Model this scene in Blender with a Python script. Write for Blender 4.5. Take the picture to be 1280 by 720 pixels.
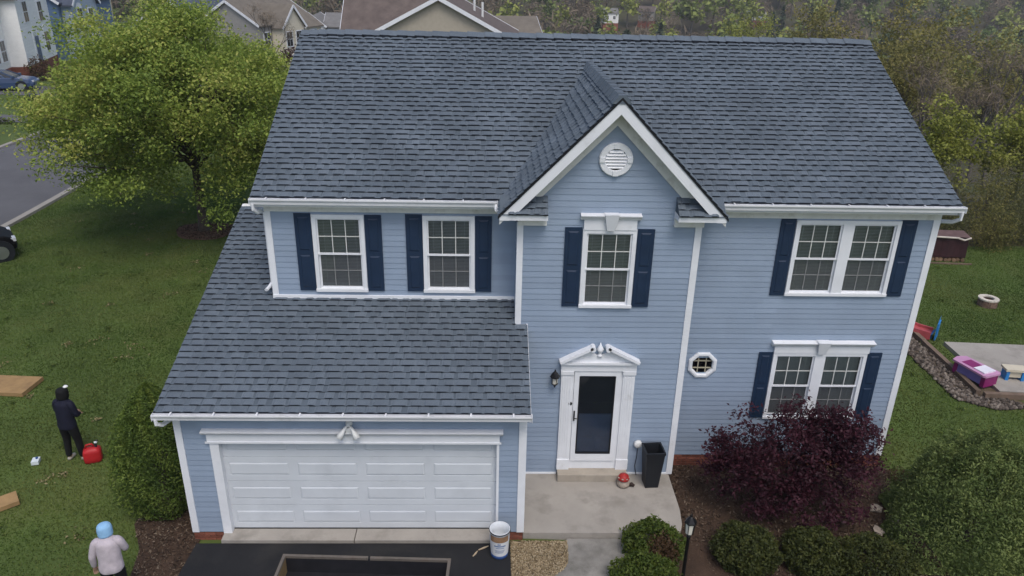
import bpy, bmesh, math, random
import numpy as np
from mathutils import Vector, Matrix, Euler

for o in list(bpy.data.objects):
    bpy.data.objects.remove(o)
SC = bpy.context.scene
COL = SC.collection
rng = np.random.default_rng(7)
random.seed(7)
R = math.radians

# ------------------------------------------------------------------ camera
CAM = dict(loc=(5.465, -11.214, 9.782), pitch=23.225, yaw=1.722, roll=1.211, f=944.247)
a, b, c = R(CAM['pitch']), R(CAM['yaw']), R(CAM['roll'])
fw = Vector((math.sin(b)*math.cos(a), math.cos(b)*math.cos(a), -math.sin(a)))
rt = Vector((math.cos(b), -math.sin(b), 0)); up = rt.cross(fw)
r2 = rt*math.cos(c) + up*math.sin(c); u2 = up*math.cos(c) - rt*math.sin(c)
cd = bpy.data.cameras.new('camera'); cam = bpy.data.objects.new('camera', cd); COL.objects.link(cam)
M = Matrix((r2, u2, -fw)).transposed().to_4x4(); M.translation = Vector(CAM['loc']); cam.matrix_world = M
cd.sensor_width = 36; cd.lens = CAM['f']/1280*36; cd.clip_start = 0.1; cd.clip_end = 4000
SC.camera = cam

# ------------------------------------------------------------------ sky, sun, exposure
SUN_EL, SUN_AZ = 60.0, 165.0       # azimuth clockwise from +Y (behind and right of the camera)
w = bpy.data.worlds.new('World'); SC.world = w; w.use_nodes = True
nt = w.node_tree; bg = nt.nodes['Background']
sky = nt.nodes.new('ShaderNodeTexSky'); sky.sky_type = 'NISHITA'; sky.sun_disc = False
sky.sun_elevation = R(SUN_EL); sky.sun_rotation = R(SUN_AZ); sky.altitude = 300
sky.air_density = 1.0; sky.dust_density = 4.0; sky.ozone_density = 1.0
nt.links.new(sky.outputs[0], bg.inputs[0]); bg.inputs[1].default_value = 0.115
sd = bpy.data.lights.new('sun', 'SUN'); sd.energy = 0.9; sd.angle = R(25); sd.color = (1, .965, .92)
sun = bpy.data.objects.new('sun', sd); COL.objects.link(sun)
ld = Vector((math.sin(R(SUN_AZ))*math.cos(R(SUN_EL)), math.cos(R(SUN_AZ))*math.cos(R(SUN_EL)), math.sin(R(SUN_EL))))
sun.rotation_euler = ld.to_track_quat('Z', 'Y').to_euler(); sun.location = (0, 0, 60)
SC.view_settings.view_transform = 'Standard'; SC.view_settings.look = 'None'
SC.view_settings.exposure = 0.55; SC.view_settings.gamma = 1
SC.render.engine = 'CYCLES'
SC.render.resolution_x = 1024; SC.render.resolution_y = 576

# ------------------------------------------------------------------ materials
MATS = {}
def mat(name, col, rough=.7, var=.12, scale=4., bump=0., bscale=60., spec=.3, metal=0., obj=0., rnd=None, trans=0., dirt=None, fine=0., coat=0.):
    """col: base colour; var: world-space noise variation; obj: per-object variation; rnd: dict(colours) ramp on the face attribute 'rnd'."""
    m = bpy.data.materials.new(name); m.use_nodes = True
    N, L = m.node_tree.nodes, m.node_tree.links
    p = N['Principled BSDF']; p.inputs['Roughness'].default_value = rough
    p.inputs['Specular IOR Level'].default_value = spec; p.inputs['Metallic'].default_value = metal
    p.inputs['Coat Weight'].default_value = coat
    geo = N.new('ShaderNodeNewGeometry')
    def noise(sc, det=4, rg=.6):
        n = N.new('ShaderNodeTexNoise'); n.inputs['Scale'].default_value = sc; n.inputs['Detail'].default_value = det
        n.inputs['Roughness'].default_value = rg; L.new(geo.outputs['Position'], n.inputs['Vector']); return n
    if rnd:
        at = N.new('ShaderNodeAttribute'); at.attribute_name = 'rnd'
        rp = N.new('ShaderNodeValToRGB'); el = rp.color_ramp.elements
        cols = rnd
        el[0].position = 0; el[0].color = (*cols[0], 1); el[1].position = 1; el[1].color = (*cols[-1], 1)
        for i, cc in enumerate(cols[1:-1]):
            e = el.new((i+1)/(len(cols)-1)); e.color = (*cc, 1)
        L.new(at.outputs['Fac'], rp.inputs[0]); colout = rp.outputs[0]
    else:
        rg = N.new('ShaderNodeRGB'); rg.outputs[0].default_value = (*col, 1); colout = rg.outputs[0]
    val = None
    def mul(x, y):
        mm = N.new('ShaderNodeMath'); mm.operation = 'MULTIPLY'
        for i, v in enumerate((x, y)):
            if isinstance(v, (int, float)): mm.inputs[i].default_value = v
            else: L.new(v, mm.inputs[i])
        return mm.outputs[0]
    def rangeout(src, lo, hi, amt):
        mr = N.new('ShaderNodeMapRange'); mr.inputs['From Min'].default_value = lo; mr.inputs['From Max'].default_value = hi
        mr.inputs['To Min'].default_value = 1-amt; mr.inputs['To Max'].default_value = 1+amt
        L.new(src, mr.inputs['Value']); return mr.outputs[0]
    if var: val = rangeout(noise(scale).outputs['Fac'], .3, .7, var)
    if fine:
        f = rangeout(noise(150, 2).outputs['Fac'], .3, .7, fine); val = f if val is None else mul(val, f)
    if obj:
        oi = N.new('ShaderNodeObjectInfo'); f = rangeout(oi.outputs['Random'], 0, 1, obj); val = f if val is None else mul(val, f)
    if val is not None:
        hs = N.new('ShaderNodeVectorMath'); hs.operation = 'SCALE'; L.new(colout, hs.inputs[0]); L.new(val, hs.inputs['Scale']); colout = hs.outputs[0]
    if dirt:                                                # (colour, noise scale, low, high)
        dc, dsc, lo, hi = dirt
        mr = N.new('ShaderNodeMapRange'); mr.inputs['From Min'].default_value = lo; mr.inputs['From Max'].default_value = hi
        L.new(noise(dsc, 6, .65).outputs['Fac'], mr.inputs['Value'])
        mx = N.new('ShaderNodeMix'); mx.data_type = 'RGBA'; L.new(mr.outputs[0], mx.inputs['Factor'])
        L.new(colout, mx.inputs['A']); mx.inputs['B'].default_value = (*dc, 1); colout = mx.outputs['Result']
    L.new(colout, p.inputs['Base Color'])
    if bump:
        bn = N.new('ShaderNodeBump'); bn.inputs['Strength'].default_value = bump; bn.inputs['Distance'].default_value = .02
        L.new(noise(bscale, 3).outputs['Fac'], bn.inputs['Height']); L.new(bn.outputs[0], p.inputs['Normal'])
    if trans:
        tr = N.new('ShaderNodeBsdfTranslucent'); L.new(colout, tr.inputs['Color'])
        ms = N.new('ShaderNodeMixShader'); ms.inputs[0].default_value = trans
        L.new(p.outputs[0], ms.inputs[1]); L.new(tr.outputs[0], ms.inputs[2])
        L.new(ms.outputs[0], N['Material Output'].inputs['Surface'])
    MATS[name] = m
    return m

def glassmat(name, tint, refl=.05, opac=0., oc=(.1, .1, .1)):
    m = bpy.data.materials.new(name); m.use_nodes = True
    N, L = m.node_tree.nodes, m.node_tree.links; N.remove(N['Principled BSDF'])
    tr = N.new('ShaderNodeBsdfTransparent'); tr.inputs[0].default_value = (*tint, 1)
    gl = N.new('ShaderNodeBsdfGlossy'); gl.inputs['Roughness'].default_value = .03
    fr = N.new('ShaderNodeFresnel'); fr.inputs['IOR'].default_value = 1.5
    ma = N.new('ShaderNodeMath'); ma.operation = 'ADD'; ma.use_clamp = True; ma.inputs[1].default_value = refl; L.new(fr.outputs[0], ma.inputs[0])
    src = tr
    if opac:
        df = N.new('ShaderNodeBsdfDiffuse'); df.inputs[0].default_value = (*oc, 1)
        m0 = N.new('ShaderNodeMixShader'); m0.inputs[0].default_value = opac; L.new(tr.outputs[0], m0.inputs[1]); L.new(df.outputs[0], m0.inputs[2]); src = m0
    ms = N.new('ShaderNodeMixShader'); L.new(ma.outputs[0], ms.inputs[0]); L.new(src.outputs[0], ms.inputs[1]); L.new(gl.outputs[0], ms.inputs[2])
    L.new(ms.outputs[0], N['Material Output'].inputs['Surface']); MATS[name] = m

mat('white_trim', (.74, .76, .79), .45, .05, 2.5, dirt=((.45, .45, .43), 3.0, .62, .95))
mat('gutter_white', (.74, .75, .77), .4, .06, 2., dirt=((.35, .35, .34), 2.2, .58, .95))
mat('soffit', (.72, .72, .69), .55, .08, 3., dirt=((.42, .40, .34), 4, .52, .85))
mat('siding', (.268, .334, .432), .5, .06, 1.2, obj=.05, dirt=((.25, .32, .42), .9, .5, .9), spec=.35)
mat('shutter', (.014, .030, .064), .5, .1, 3., spec=.3)
mat('shingle', (.124, .151, .181), .9, .15, .9, bump=.5, bscale=160, obj=.06, fine=.28, spec=.15, dirt=((.093, .114, .137), .5, .5, .85))
mat('shingle_field', (.1, .12, .15), .9, .16, 1.1, bump=.5, bscale=160, fine=.25, spec=.15,
    rnd=[(.113, .140, .168), (.125, .152, .182), (.138, .167, .199)], dirt=((.093, .114, .137), .5, .5, .85))
mat('shingle_base', (.098, .121, .146), .9, .16, 1.1, fine=.25, spec=.1)
mat('shingle_edge', (.026, .031, .041), .95, .2, 8, spec=.1)  # dark cut edge; its tone also paints the shadow lines under the tabs
mat('drip_edge', (.012, .013, .017), .5, .1)
mat('garage_door', (.60, .635, .67), .45, .05, 1.5, dirt=((.45, .48, .51), 1.3, .55, .95))
mat('concrete', (.335, .31, .275), .85, .1, 1.4, bump=.2, bscale=90, dirt=((.20, .185, .16), 1.6, .5, .8), fine=.08)
mat('concrete_step', (.36, .32, .265), .85, .1, 1.8, bump=.2, bscale=90, dirt=((.24, .22, .18), 2.5, .5, .8), fine=.08)
mat('concrete_dark', (.245, .235, .215), .9, .16, 1.2, bump=.25, bscale=80, dirt=((.12, .115, .10), 1.8, .47, .72), fine=.1)
mat('asphalt_new', (.013, .0135, .0155), .75, .2, 2, bump=.4, bscale=130, spec=.3, fine=.3, dirt=((.030, .029, .028), .9, .52, .80))
mat('asphalt_street', (.105, .105, .112), .9, .12, .5, bump=.3, bscale=90, fine=.1)
mat('kerb', (.30, .28, .25), .9, .12, 1.)
mat('brick', (.21, .075, .05), .85, .2, 9, bump=.4, obj=.35)
mat('mortar', (.16, .12, .10), .95, .2, 6)
mat('black_metal', (.008, .008, .009), .35, .1)
mat('black_plastic', (.012, .014, .018), .5, .15, 5)
mat('dark_metal', (.03, .03, .032), .5, .2, 6, metal=.3)
mat('rim_metal', (.19, .165, .14), .5, .25, 5, metal=.4, dirt=((.12, .09, .07), 5, .5, .8))
mat('silver', (.55, .56, .58), .3, .05, metal=.9)
mat('tyre', (.012, .012, .012), .85, .1)
mat('blind', (.50, .54, .52), .6, .05)
mat('muntin', (.62, .63, .60), .5, .03)
mat('muntin_screened', (.22, .225, .225), .6, .03); mat('muntin_beige', (.36, .33, .25), .6, .03)
mat('interior', (.03, .03, .03), .9, .1)
mat('door_navy', (.075, .115, .20), .45, .08)
mat('lamp_glass', (.65, .63, .55), .2, .05)
mat('porcelain', (.70, .71, .70), .35, .03)
glassmat('glass', (.8, .84, .84), .04, .10, (.30, .35, .36))
glassmat('screen_glass', (.68, .71, .73), .03, .30, (.21, .225, .24))
glassmat('dark_glass', (.10, .12, .16), .03, .3, (.006, .008, .012))
glassmat('door_glass', (.85, .88, .92), .01, .10, (.12, .15, .20))
glassmat('car_glass', (.08, .09, .10), .04)

# ------------------------------------------------------------------ mesh helpers
class MB:
    def __init__(s): s.v = []; s.f = []; s.m = []
    def add(s, vs, fs, mi=0):
        o = len(s.v); s.v += [tuple(x) for x in vs]; s.f += [tuple(i+o for i in f) for f in fs]; s.m += [mi]*len(fs); return s
    def quad(s, *p, mi=0): return s.add(p, [tuple(range(len(p)))], mi)
    def box(s, x0, x1, y0, y1, z0, z1, mi=0):
        return s.add([(x0,y0,z0),(x1,y0,z0),(x1,y1,z0),(x0,y1,z0),(x0,y0,z1),(x1,y0,z1),(x1,y1,z1),(x0,y1,z1)],
                     [(0,3,2,1),(4,5,6,7),(0,1,5,4),(1,2,6,5),(2,3,7,6),(3,0,4,7)], mi)
    def prism(s, poly, axis, t0, t1, mi=0):
        """poly: 2-D outline; axis 'x','y','z' extrusion direction."""
        n = len(poly)
        def P(q, t): return {'x': (t, q[0], q[1]), 'y': (q[0], t, q[1]), 'z': (q[0], q[1], t)}[axis]
        vs = [P(q, t0) for q in poly] + [P(q, t1) for q in poly]
        fs = [tuple(range(n))[::-1], tuple(range(n, 2*n))] + [(i, (i+1) % n, n+(i+1) % n, n+i) for i in range(n)]
        return s.add(vs, fs, mi)
    def bar(s, p, q, wd, ht, mi=0, upv=(0, 0, 1)):
        p, q = Vector(p), Vector(q); d = (q-p).normalized(); u = Vector(upv)
        r = d.cross(u); r = r.normalized() if r.length > 1e-4 else Vector((1, 0, 0)); u = r.cross(d)
        vs = []
        for e in (p, q):
            for sx, sz in ((-1,-1),(1,-1),(1,1),(-1,1)): vs.append(e + r*sx*wd/2 + u*sz*ht/2)
        return s.add(vs, [(3,2,1,0),(4,5,6,7),(0,1,5,4),(1,2,6,5),(2,3,7,6),(3,0,4,7)], mi)
    def tube(s, pts, rad, n=8, mi=0, cap=True, flat=1.):
        pts = [Vector(p) for p in pts]; k = len(pts)
        if not hasattr(rad, '__len__'): rad = [rad]*k
        o = []; u = None
        for i, p in enumerate(pts):
            d = (pts[min(i+1, k-1)]-pts[max(i-1, 0)]).normalized()
            if u is None:
                u = d.cross(Vector((0, 0, 1)));  u = u if u.length > .05 else d.cross(Vector((1, 0, 0)))
            u = (u - d*u.dot(d)).normalized(); v = d.cross(u)
            for j in range(n):
                t = 2*math.pi*(j+.5)/n; o.append(p + (u*math.cos(t) + v*math.sin(t)*flat)*rad[i])
        fs = [(i*n+j, i*n+(j+1) % n, (i+1)*n+(j+1) % n, (i+1)*n+j) for i in range(k-1) for j in range(n)]
        if cap: fs += [tuple(range(n))[::-1], tuple(range((k-1)*n, k*n))]
        return s.add(o, fs, mi)
    def lathe(s, prof, n=16, cx=0, cy=0, cz=0, mi=0, sq=None, axis='z', ang0=0., cap=True):
        vs = []
        for r_, z_ in prof:
            for j in range(n):
                t = 2*math.pi*j/n+ang0
                x, y = r_*math.cos(t), r_*math.sin(t)
                vs.append({'z': (cx+x, cy+y, cz+z_), 'y': (cx+x, cy+z_, cz+y), 'x': (cx+z_, cy+x, cz+y)}[axis])
        k = len(prof)
        fs = [(i*n+j, i*n+(j+1) % n, (i+1)*n+(j+1) % n, (i+1)*n+j) for i in range(k-1) for j in range(n)]
        if cap: fs += [tuple(range(n))[::-1], tuple(range((k-1)*n, k*n))]
        return s.add(vs, fs, mi)
    def mesh(s, name, mats):
        me = bpy.data.meshes.new(name); me.from_pydata(s.v, [], s.f)
        for m_ in ([mats] if isinstance(mats, str) else mats): me.materials.append(MATS[m_])
        if len(me.materials) > 1: me.polygons.foreach_set('material_index', s.m)
        bm = bmesh.new(); bm.from_mesh(me); bmesh.ops.recalc_face_normals(bm, faces=bm.faces[:]); bm.to_mesh(me); bm.free()
        return me
    def build(s, name, mats, parent=None, loc=None, smooth=False):
        me = s.mesh(name, mats)
        if smooth: me.polygons.foreach_set('use_smooth', [True]*len(me.polygons))
        return link(name, me, parent, loc)

def link(name, data, parent=None, loc=None):
    o = bpy.data.objects.new(name, data); COL.objects.link(o)
    if parent: o.parent = parent
    if loc: o.location = loc
    return o
def empty(name, loc=(0, 0, 0), rz=0.):
    o = link(name, None, None, loc); o.rotation_euler = (0, 0, rz); o.empty_display_size = .2; return o
def tag(o, label, cat=None, group=None, kind=None):
    o['label'] = label
    if cat: o['category'] = cat
    if group: o['group'] = group
    if kind: o['kind'] = kind
    return o

def fastmesh(name, V, F, mats, rnd=None, midx=None):
    """V: n x 3, F: m x k numpy arrays (k = 3 or 4)."""
    me = bpy.data.meshes.new(name); k = F.shape[1]
    me.vertices.add(len(V)); me.vertices.foreach_set('co', np.ascontiguousarray(V, dtype=np.float32).ravel())
    me.loops.add(F.size); me.loops.foreach_set('vertex_index', np.ascontiguousarray(F, dtype=np.int32).ravel())
    me.polygons.add(len(F)); me.polygons.foreach_set('loop_start', np.arange(0, F.size, k, dtype=np.int32))
    for m_ in ([mats] if isinstance(mats, str) else mats): me.materials.append(MATS[m_])
    if midx is not None: me.polygons.foreach_set('material_index', np.asarray(midx, dtype=np.int32))
    me.update(calc_edges=True)
    if rnd is not None:
        at = me.attributes.new('rnd', 'FLOAT', 'FACE'); at.data.foreach_set('value', np.asarray(rnd, dtype=np.float32))
    return me

def leafquads(P, size, g, updir=.35, aspect=.55):
    n = len(P); nr = g.normal(size=(n, 3)); nr[:, 2] = np.abs(nr[:, 2])+updir; nr /= np.linalg.norm(nr, axis=1)[:, None]
    t = g.normal(size=(n, 3)); t -= nr*(t*nr).sum(1)[:, None]; t /= np.linalg.norm(t, axis=1)[:, None]
    bb = np.cross(nr, t); s = (size*(.6+.8*g.random(n)))[:, None]
    A = t*s*.5; B = bb*s*.5*aspect; fold = nr*s*.12
    V = np.stack([P-A, P+B+fold, P+A, P-B+fold], 1).reshape(-1, 3)
    return V, np.arange(4*n).reshape(-1, 4)

# ------------------------------------------------------------------ terrain
def sstep(t): t = np.clip(t, 0, 1); return t*t*(3-2*t)
def ground(x, y):
    x = np.asarray(x, float); y = np.asarray(y, float)
    edge = 120-60*sstep((x+45)/25)-41*sstep((x+18)/32)
    d = np.maximum(0, y-edge)
    z = -.2 - .17*sstep((x-6.5)/2.5) - 24*(1-np.exp(-(d/90)**1.3))
    z = z + 78*sstep((y-150-.12*np.clip(x, -100, 300))/430) * (1+.12*np.sin(x*.011+.6))
    z = z + np.where(d > 0, 1, 0)*np.minimum(d/60, 1)*(1.2*np.sin(x*.05+y*.031)+.9*np.sin(x*.023-y*.047+1))
    z = z + .10*np.sin(x*.31+.5)*np.sin(y*.27)*sstep((np.maximum(np.abs(x-7)-9, np.abs(y+1)-14))/6)
    return z
def gz(x, y): return float(ground(x, y))

mat('lawn_soil', (.070, .105, .024), .95, .22, .35, bump=.6, bscale=25, fine=.3,
    dirt=((.100, .115, .032), .28, .50, .72))
mat('grass', (.05, .08, .02), .7, .30, .30, rnd=[(.046, .084, .018), (.080, .134, .027), (.115, .170, .038), (.170, .195, .066)], trans=.35,
    dirt=((.19, .185, .060), .22, .48, .85), spec=.2)
mat('mulch', (.058, .036, .024), .95, .3, 3, bump=.9, bscale=35, fine=.4)
mat('woodland_floor', (.07, .058, .035), .95, .35, .1, fine=.3, dirt=((.05, .062, .022), .05, .45, .65))
xs = np.concatenate([np.linspace(-420, -60, 25), np.linspace(-55, 45, 81), np.linspace(50, 560, 48)])
ys = np.concatenate([np.linspace(-300, -40, 12), np.linspace(-34, 60, 76), np.linspace(65, 900, 90)])
X, Y = np.meshgrid(xs, ys); Z = ground(X, Y); nx = len(xs)
V = np.stack([X, Y, Z], -1).reshape(-1, 3)
i, j = np.meshgrid(np.arange(len(ys)-1), np.arange(nx-1), indexing='ij'); q0 = (i*nx+j).ravel()
F = np.stack([q0, q0+1, q0+nx+1, q0+nx], 1)
cen = V[F].mean(1)
edge = 120-60*sstep((cen[:, 0]+45)/25)-41*sstep((cen[:, 0]+18)/32)
me = fastmesh('lawn', V, F, ['lawn_soil', 'woodland_floor'], midx=(cen[:, 1] > edge-1.5).astype(int))
me.polygons.foreach_set('use_smooth', [True]*len(me.polygons))
tag(link('lawn', me), 'mown green lawn and sloping ground around the house reaching the wooded hills', 'lawn', kind='structure')

def ribbon(name, pts, mt, label, cat, dz=.012, skirt=0., step=1.):
    """pts: list of (xleft, xright, y); sheet that follows the ground."""
    V, F = [], []
    for xl, xr, y in pts:
        n = 6
        for k in range(n+1):
            x = xl+(xr-xl)*k/n; V.append((x, y, gz(x, y)+dz))
    n = 7
    for a_ in range(len(pts)-1):
        for k in range(6): F.append((a_*n+k, a_*n+k+1, (a_+1)*n+k+1, (a_+1)*n+k))
    return tag(link(name, fastmesh(name, np.array(V), np.array(F), mt)), label, cat, kind='structure')
def sx(y): return -17.85-.006*max(0, y-40)**2
ribbon('street', [(sx(y)-3.85, sx(y)+3.85, y) for y in np.arange(-60, 96, 1.5)], 'asphalt_street', 'grey asphalt residential street curving away behind the large green tree', 'street', .03)
for sgn, lab in ((1, 'pale concrete kerb along the near lawn side of the street'), (-1, 'pale concrete kerb on the far side of the street')):
    m = MB(); yy = np.arange(-60, 96, 1.5)
    for k in range(len(yy)-1):
        y0, y1 = yy[k], yy[k+1]; q = []
        for y in (y0, y1):
            x = sx(y)+sgn*3.85; z = gz(x, y); q.append([(x, y, z-.1), (x, y, z+.12), (x+sgn*.28, y, z+.12), (x+sgn*.28, y, z-.1)])
        for e in range(3): m.quad(q[0][e], q[0][e+1], q[1][e+1], q[1][e])
    tag(m.build('kerb', 'kerb'), lab, 'kerb', kind='structure')
ribbon('side_driveway', [(-40, -21.8, y) for y in (37.9, 39, 40.2)], 'asphalt_street', 'narrow grey driveway across the street beside the mailbox', 'driveway', .025)
ribbon('parking_pad', [(-37, -26, y) for y in (48.6, 50, 51.5, 53.0)], 'asphalt_street', 'short grey parking pad under the blue car across the street', 'driveway', .025)

def slab(name, poly, z0, z1, mt, label, cat, kind='structure'):
    m = MB(); m.prism(poly, 'z', z0, z1); return tag(m.build(name, mt), label, cat, kind=kind)
slab('driveway', [(.12, -.235), (5.86, -.235), (5.86, -14), (-.1, -14), (.0, -3)], -.3, -.075, 'asphalt_new', 'freshly sealed black asphalt driveway before the garage', 'driveway')
porch_poly = [(6.11, 1.83), (6.11, .03), (9.0, .02), (9.12, .10), (9.18, .28), (9.23, .7), (9.24, 1.83)]
slab('porch_slab', porch_poly, -.55, -.06, 'concrete', 'raised tan concrete porch slab before the front door', 'porch')
slab('door_step', [(6.875, 1.56), (8.32, 1.56), (8.32, 1.83), (6.875, 1.83)], -.058, .10, 'concrete_step', 'low concrete step below the front door', 'step')
walk = [(6.93, .0), (6.93, -.42), (6.90, -.62), (6.80, -.80), (6.62, -.95), (6.4, -1.1), (6.0, -1.4), (5.87, -1.6), (5.87, -3.4), (8.1, -3.4), (8.05, -1), (8.03, .0)]
slab('walkway', walk, -.55, -.17, 'concrete_dark', 'weathered concrete walkway leading to the porch', 'walkway')
for x0, x1, lab in ((.57, 2.985, 'left half of the pale concrete garage apron'), (3.0, 5.62, 'right half of the pale concrete garage apron')):
    slab('garage_apron', [(x0, -.23), (x1, -.23), (x1+.0, .6), (x0, .6)], -.3, -.012, 'concrete', lab, 'apron')
def sheet(name, poly, mt, label, cat, dz):
    m = MB(); cx_ = sum(p[0] for p in poly)/len(poly); cy_ = sum(p[1] for p in poly)/len(poly)
    vs = [(cx_, cy_, gz(cx_, cy_)+dz)]+[(x, y, gz(x, y)+dz) for x, y in poly]
    n = len(poly); m.add(vs, [(0, k+1, (k+1) % n+1) for k in range(n)])
    return tag(m.build(name, mt), label, cat, kind='structure')
bedR = [(9.25, 2.49), (9.25, .75), (9.2, .25), (9.0, .03), (8.05, .01), (8.05, -1), (8.1, -3.4), (13.4, -3.4), (13.9, -1.2), (13.9, .2), (13.75, 1.2), (14.3, 2.3), (14.1, 2.49)]
sheet('mulch_bed', bedR, 'mulch', 'dark brown mulch bed before the right wing under the maple', 'flower bed', .05)
bedL = [(.1, 0), (.1, -3), (-.5, -2.6), (-.75, -1.2), (-.9, -.3), (-1.3, .4), (-1.2, 1.4), (0, 1.6)]
sheet('mulch_strip', bedL, 'mulch', 'narrow mulch strip beside the garage corner and driveway', 'flower bed', .02)
ringp = [(-5.75+(1.15+.12*math.sin(3*t))*math.cos(t), 17.2+(1.1+.1*math.cos(2*t))*math.sin(t)) for t in np.linspace(0, 2*math.pi, 20, endpoint=False)]
mat('mulch_red', (.15, .085, .06), .95, .3, 3, bump=.9, bscale=35, fine=.4)
sheet('mulch_ring', ringp, 'mulch_red', 'reddish mulch ring around the large tree trunk', 'flower bed', .03)
slab('patio', [(18.89, 8.43), (27, 7.8), (27, 4.8), (18.81, 5.62)], -.6, -.25, 'concrete', 'pale concrete patio slab on the right lawn', 'patio')

# ------------------------------------------------------------------ the house
XL, XG, XU, XB0, XB1, XR = 0., 6.104, 1.199, 5.94, 9.298, 14.094
YM, YB = 2.492, 1.838
YBACK = 11.9
house = empty('house', (0, 0, 0))
HO = Vector((0, 0, 0))
def hp(o):                       # parent to the house keeping world coordinates
    o.parent = house; o.matrix_parent_inverse = Matrix.Translation(-HO); return o
def hpart(m, name, mats, smooth=False): return hp(m.build(name, mats, smooth=smooth))
tag(house, 'two-storey blue vinyl-sided house with grey shingle roof and front gable', 'house')

# ---- siding boards: one object for each course segment
EXP = .1143
board_me = {}
def board_mesh(x0, x1, x0t, x1t, z0, z1, y, axis):
    m = MB(); lip = .010
    def P(u, d, z): return (u, y-d, z) if axis == 'x' else (y-d, u, z)
    m.quad(P(x0, lip, z0), P(x1, lip, z0), P(x1t, .001, z1), P(x0t, .001, z1))
    m.quad(P(x0, lip, z0), P(x0, -.004, z0), P(x1, -.004, z0), P(x1, lip, z0))
    return m.mesh('siding_board', 'siding')
def siding(wall, spans, z0, z1, y, holes=(), axis='x', clip=None):
    """spans: (x0, x1); holes: (x0, x1, z0, z1); clip(z) -> (x0, x1) limits of a gable."""
    k = 0; z = z0
    while z < z1-.01:
        zt = min(z+EXP, z1); zm = (z+zt)/2
        segs = [spans]
        for hx0, hx1, hz0, hz1 in holes:
            if hz0 < zm < hz1:
                ns = []
                for s0, s1 in segs:
                    if hx1 <= s0 or hx0 >= s1: ns.append((s0, s1)); continue
                    if hx0 > s0: ns.append((s0, hx0))
                    if hx1 < s1: ns.append((hx1, s1))
                segs = ns
        for s0, s1 in segs:
            t0, t1 = s0, s1
            if clip:
                c0, c1 = clip(z); d0, d1 = clip(zt)
                s0, s1, t0, t1 = max(s0, c0), min(s1, c1), max(s0, d0), min(s1, d1)
                if s1-s0 < .03: continue
                if t1 < t0: t0 = t1 = (t0+t1)/2
            cuts = [s0, s1]
            if s1-s0 > 2.6 and not (clip and z >= 5.7): cuts = [s0, s0+(s1-s0)*random.uniform(.25, .75), s1]
            for q, (c0_, c1_) in enumerate(zip(cuts[:-1], cuts[1:])):
                o = link('siding_board', board_mesh(c0_, c1_+(.02 if q+2 < len(cuts) else 0), t0 if q == 0 else c0_, t1 if q+2 == len(cuts) else c1_+.02, z, zt, y-(.003 if q == 0 and len(cuts) > 2 else 0), axis)); o.parent = wall
        z = zt
def wallpart(name, m, mats='interior'):
    return hpart(m, name, mats)

# windows: outer sizes
WIN_UP = [(2.059, 3.047), (4.153, 5.141)]
ZW0, ZW1 = 3.805, 5.379
# opening lists
h_up = [(x0+.05, x1-.05, ZW0+.05, ZW1-.05) for x0, x1 in WIN_UP]
h_bay = [(7.133+.05, 8.121-.05, ZW0+.05, 5.30), (6.95, 8.25, .0, 2.5)]
h_right = [(11.36, 13.30, ZW0+.05, ZW1-.05), (11.36, 13.22, 1.00, 2.5)]
h_gar = [(.60, 5.62, -.3, 2.06)]

def framewall(name, spans, z0, z1, y, holes, th=.12):
    """structural wall behind the boards, with the openings left open"""
    m = MB(); xs_ = sorted({spans[0], spans[1], *[v for h in holes for v in h[:2]]}); zs_ = sorted({z0, z1, *[min(max(v, z0), z1) for h in holes for v in h[2:]]})
    for xa, xb in zip(xs_[:-1], xs_[1:]):
        for za, zb in zip(zs_[:-1], zs_[1:]):
            xm, zm = (xa+xb)/2, (za+zb)/2
            if any(h[0] < xm < h[1] and h[2] < zm < h[3] for h in holes): continue
            m.box(xa, xb, y+.006, y+th, za, zb)
    return wallpart(name, m)
wg = framewall('garage_wall', (0, XG), -.02, 2.72, 0, h_gar); siding(wg, (.09, XG-.09), .0, 2.72, 0, h_gar)
wu = framewall('upper_wall', (XU, XB0+.1), 3.3, 5.62, YM, h_up); siding(wu, (XU+.09, XB0), 3.72, 5.45, YM, h_up)
wr = framewall('main_wall', (XB1-.1, XR), -.05, 5.62, YM, h_right+[(9.66, 10.06, 2.01, 2.41)]); siding(wr, (XB1, XR-.09), -.03, 5.45, YM, h_right+[(9.66, 10.06, 2.03, 2.40)])
AX = (XB0+XB1)/2; SD = 1.02; ZAP = 7.753
YF = YB-.318                      # front of the gable rake
def gclip(z):                     # inside the gable roof, at the wall
    hw = (ZAP-.16-z)/SD; return (AX-hw, AX+hw)
wb = framewall('bay_wall', (XB0, XB1), -.05, 5.75, YB, h_bay)
m = MB(); m.prism([(XB0, 5.75), (XB1, 5.75), (AX, 5.75+(XB1-XB0)/2*SD)], 'y', YB+.006, YB+.1); o = m.build('gable_backing', 'interior'); o.parent = wb; o.matrix_parent_inverse = Matrix.Translation(-HO)
siding(wb, (XB0+.09, XB1-.09), -.045, 7.5, YB, h_bay, clip=lambda z: (-99, 99) if z < 5.75 else gclip(z))
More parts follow.
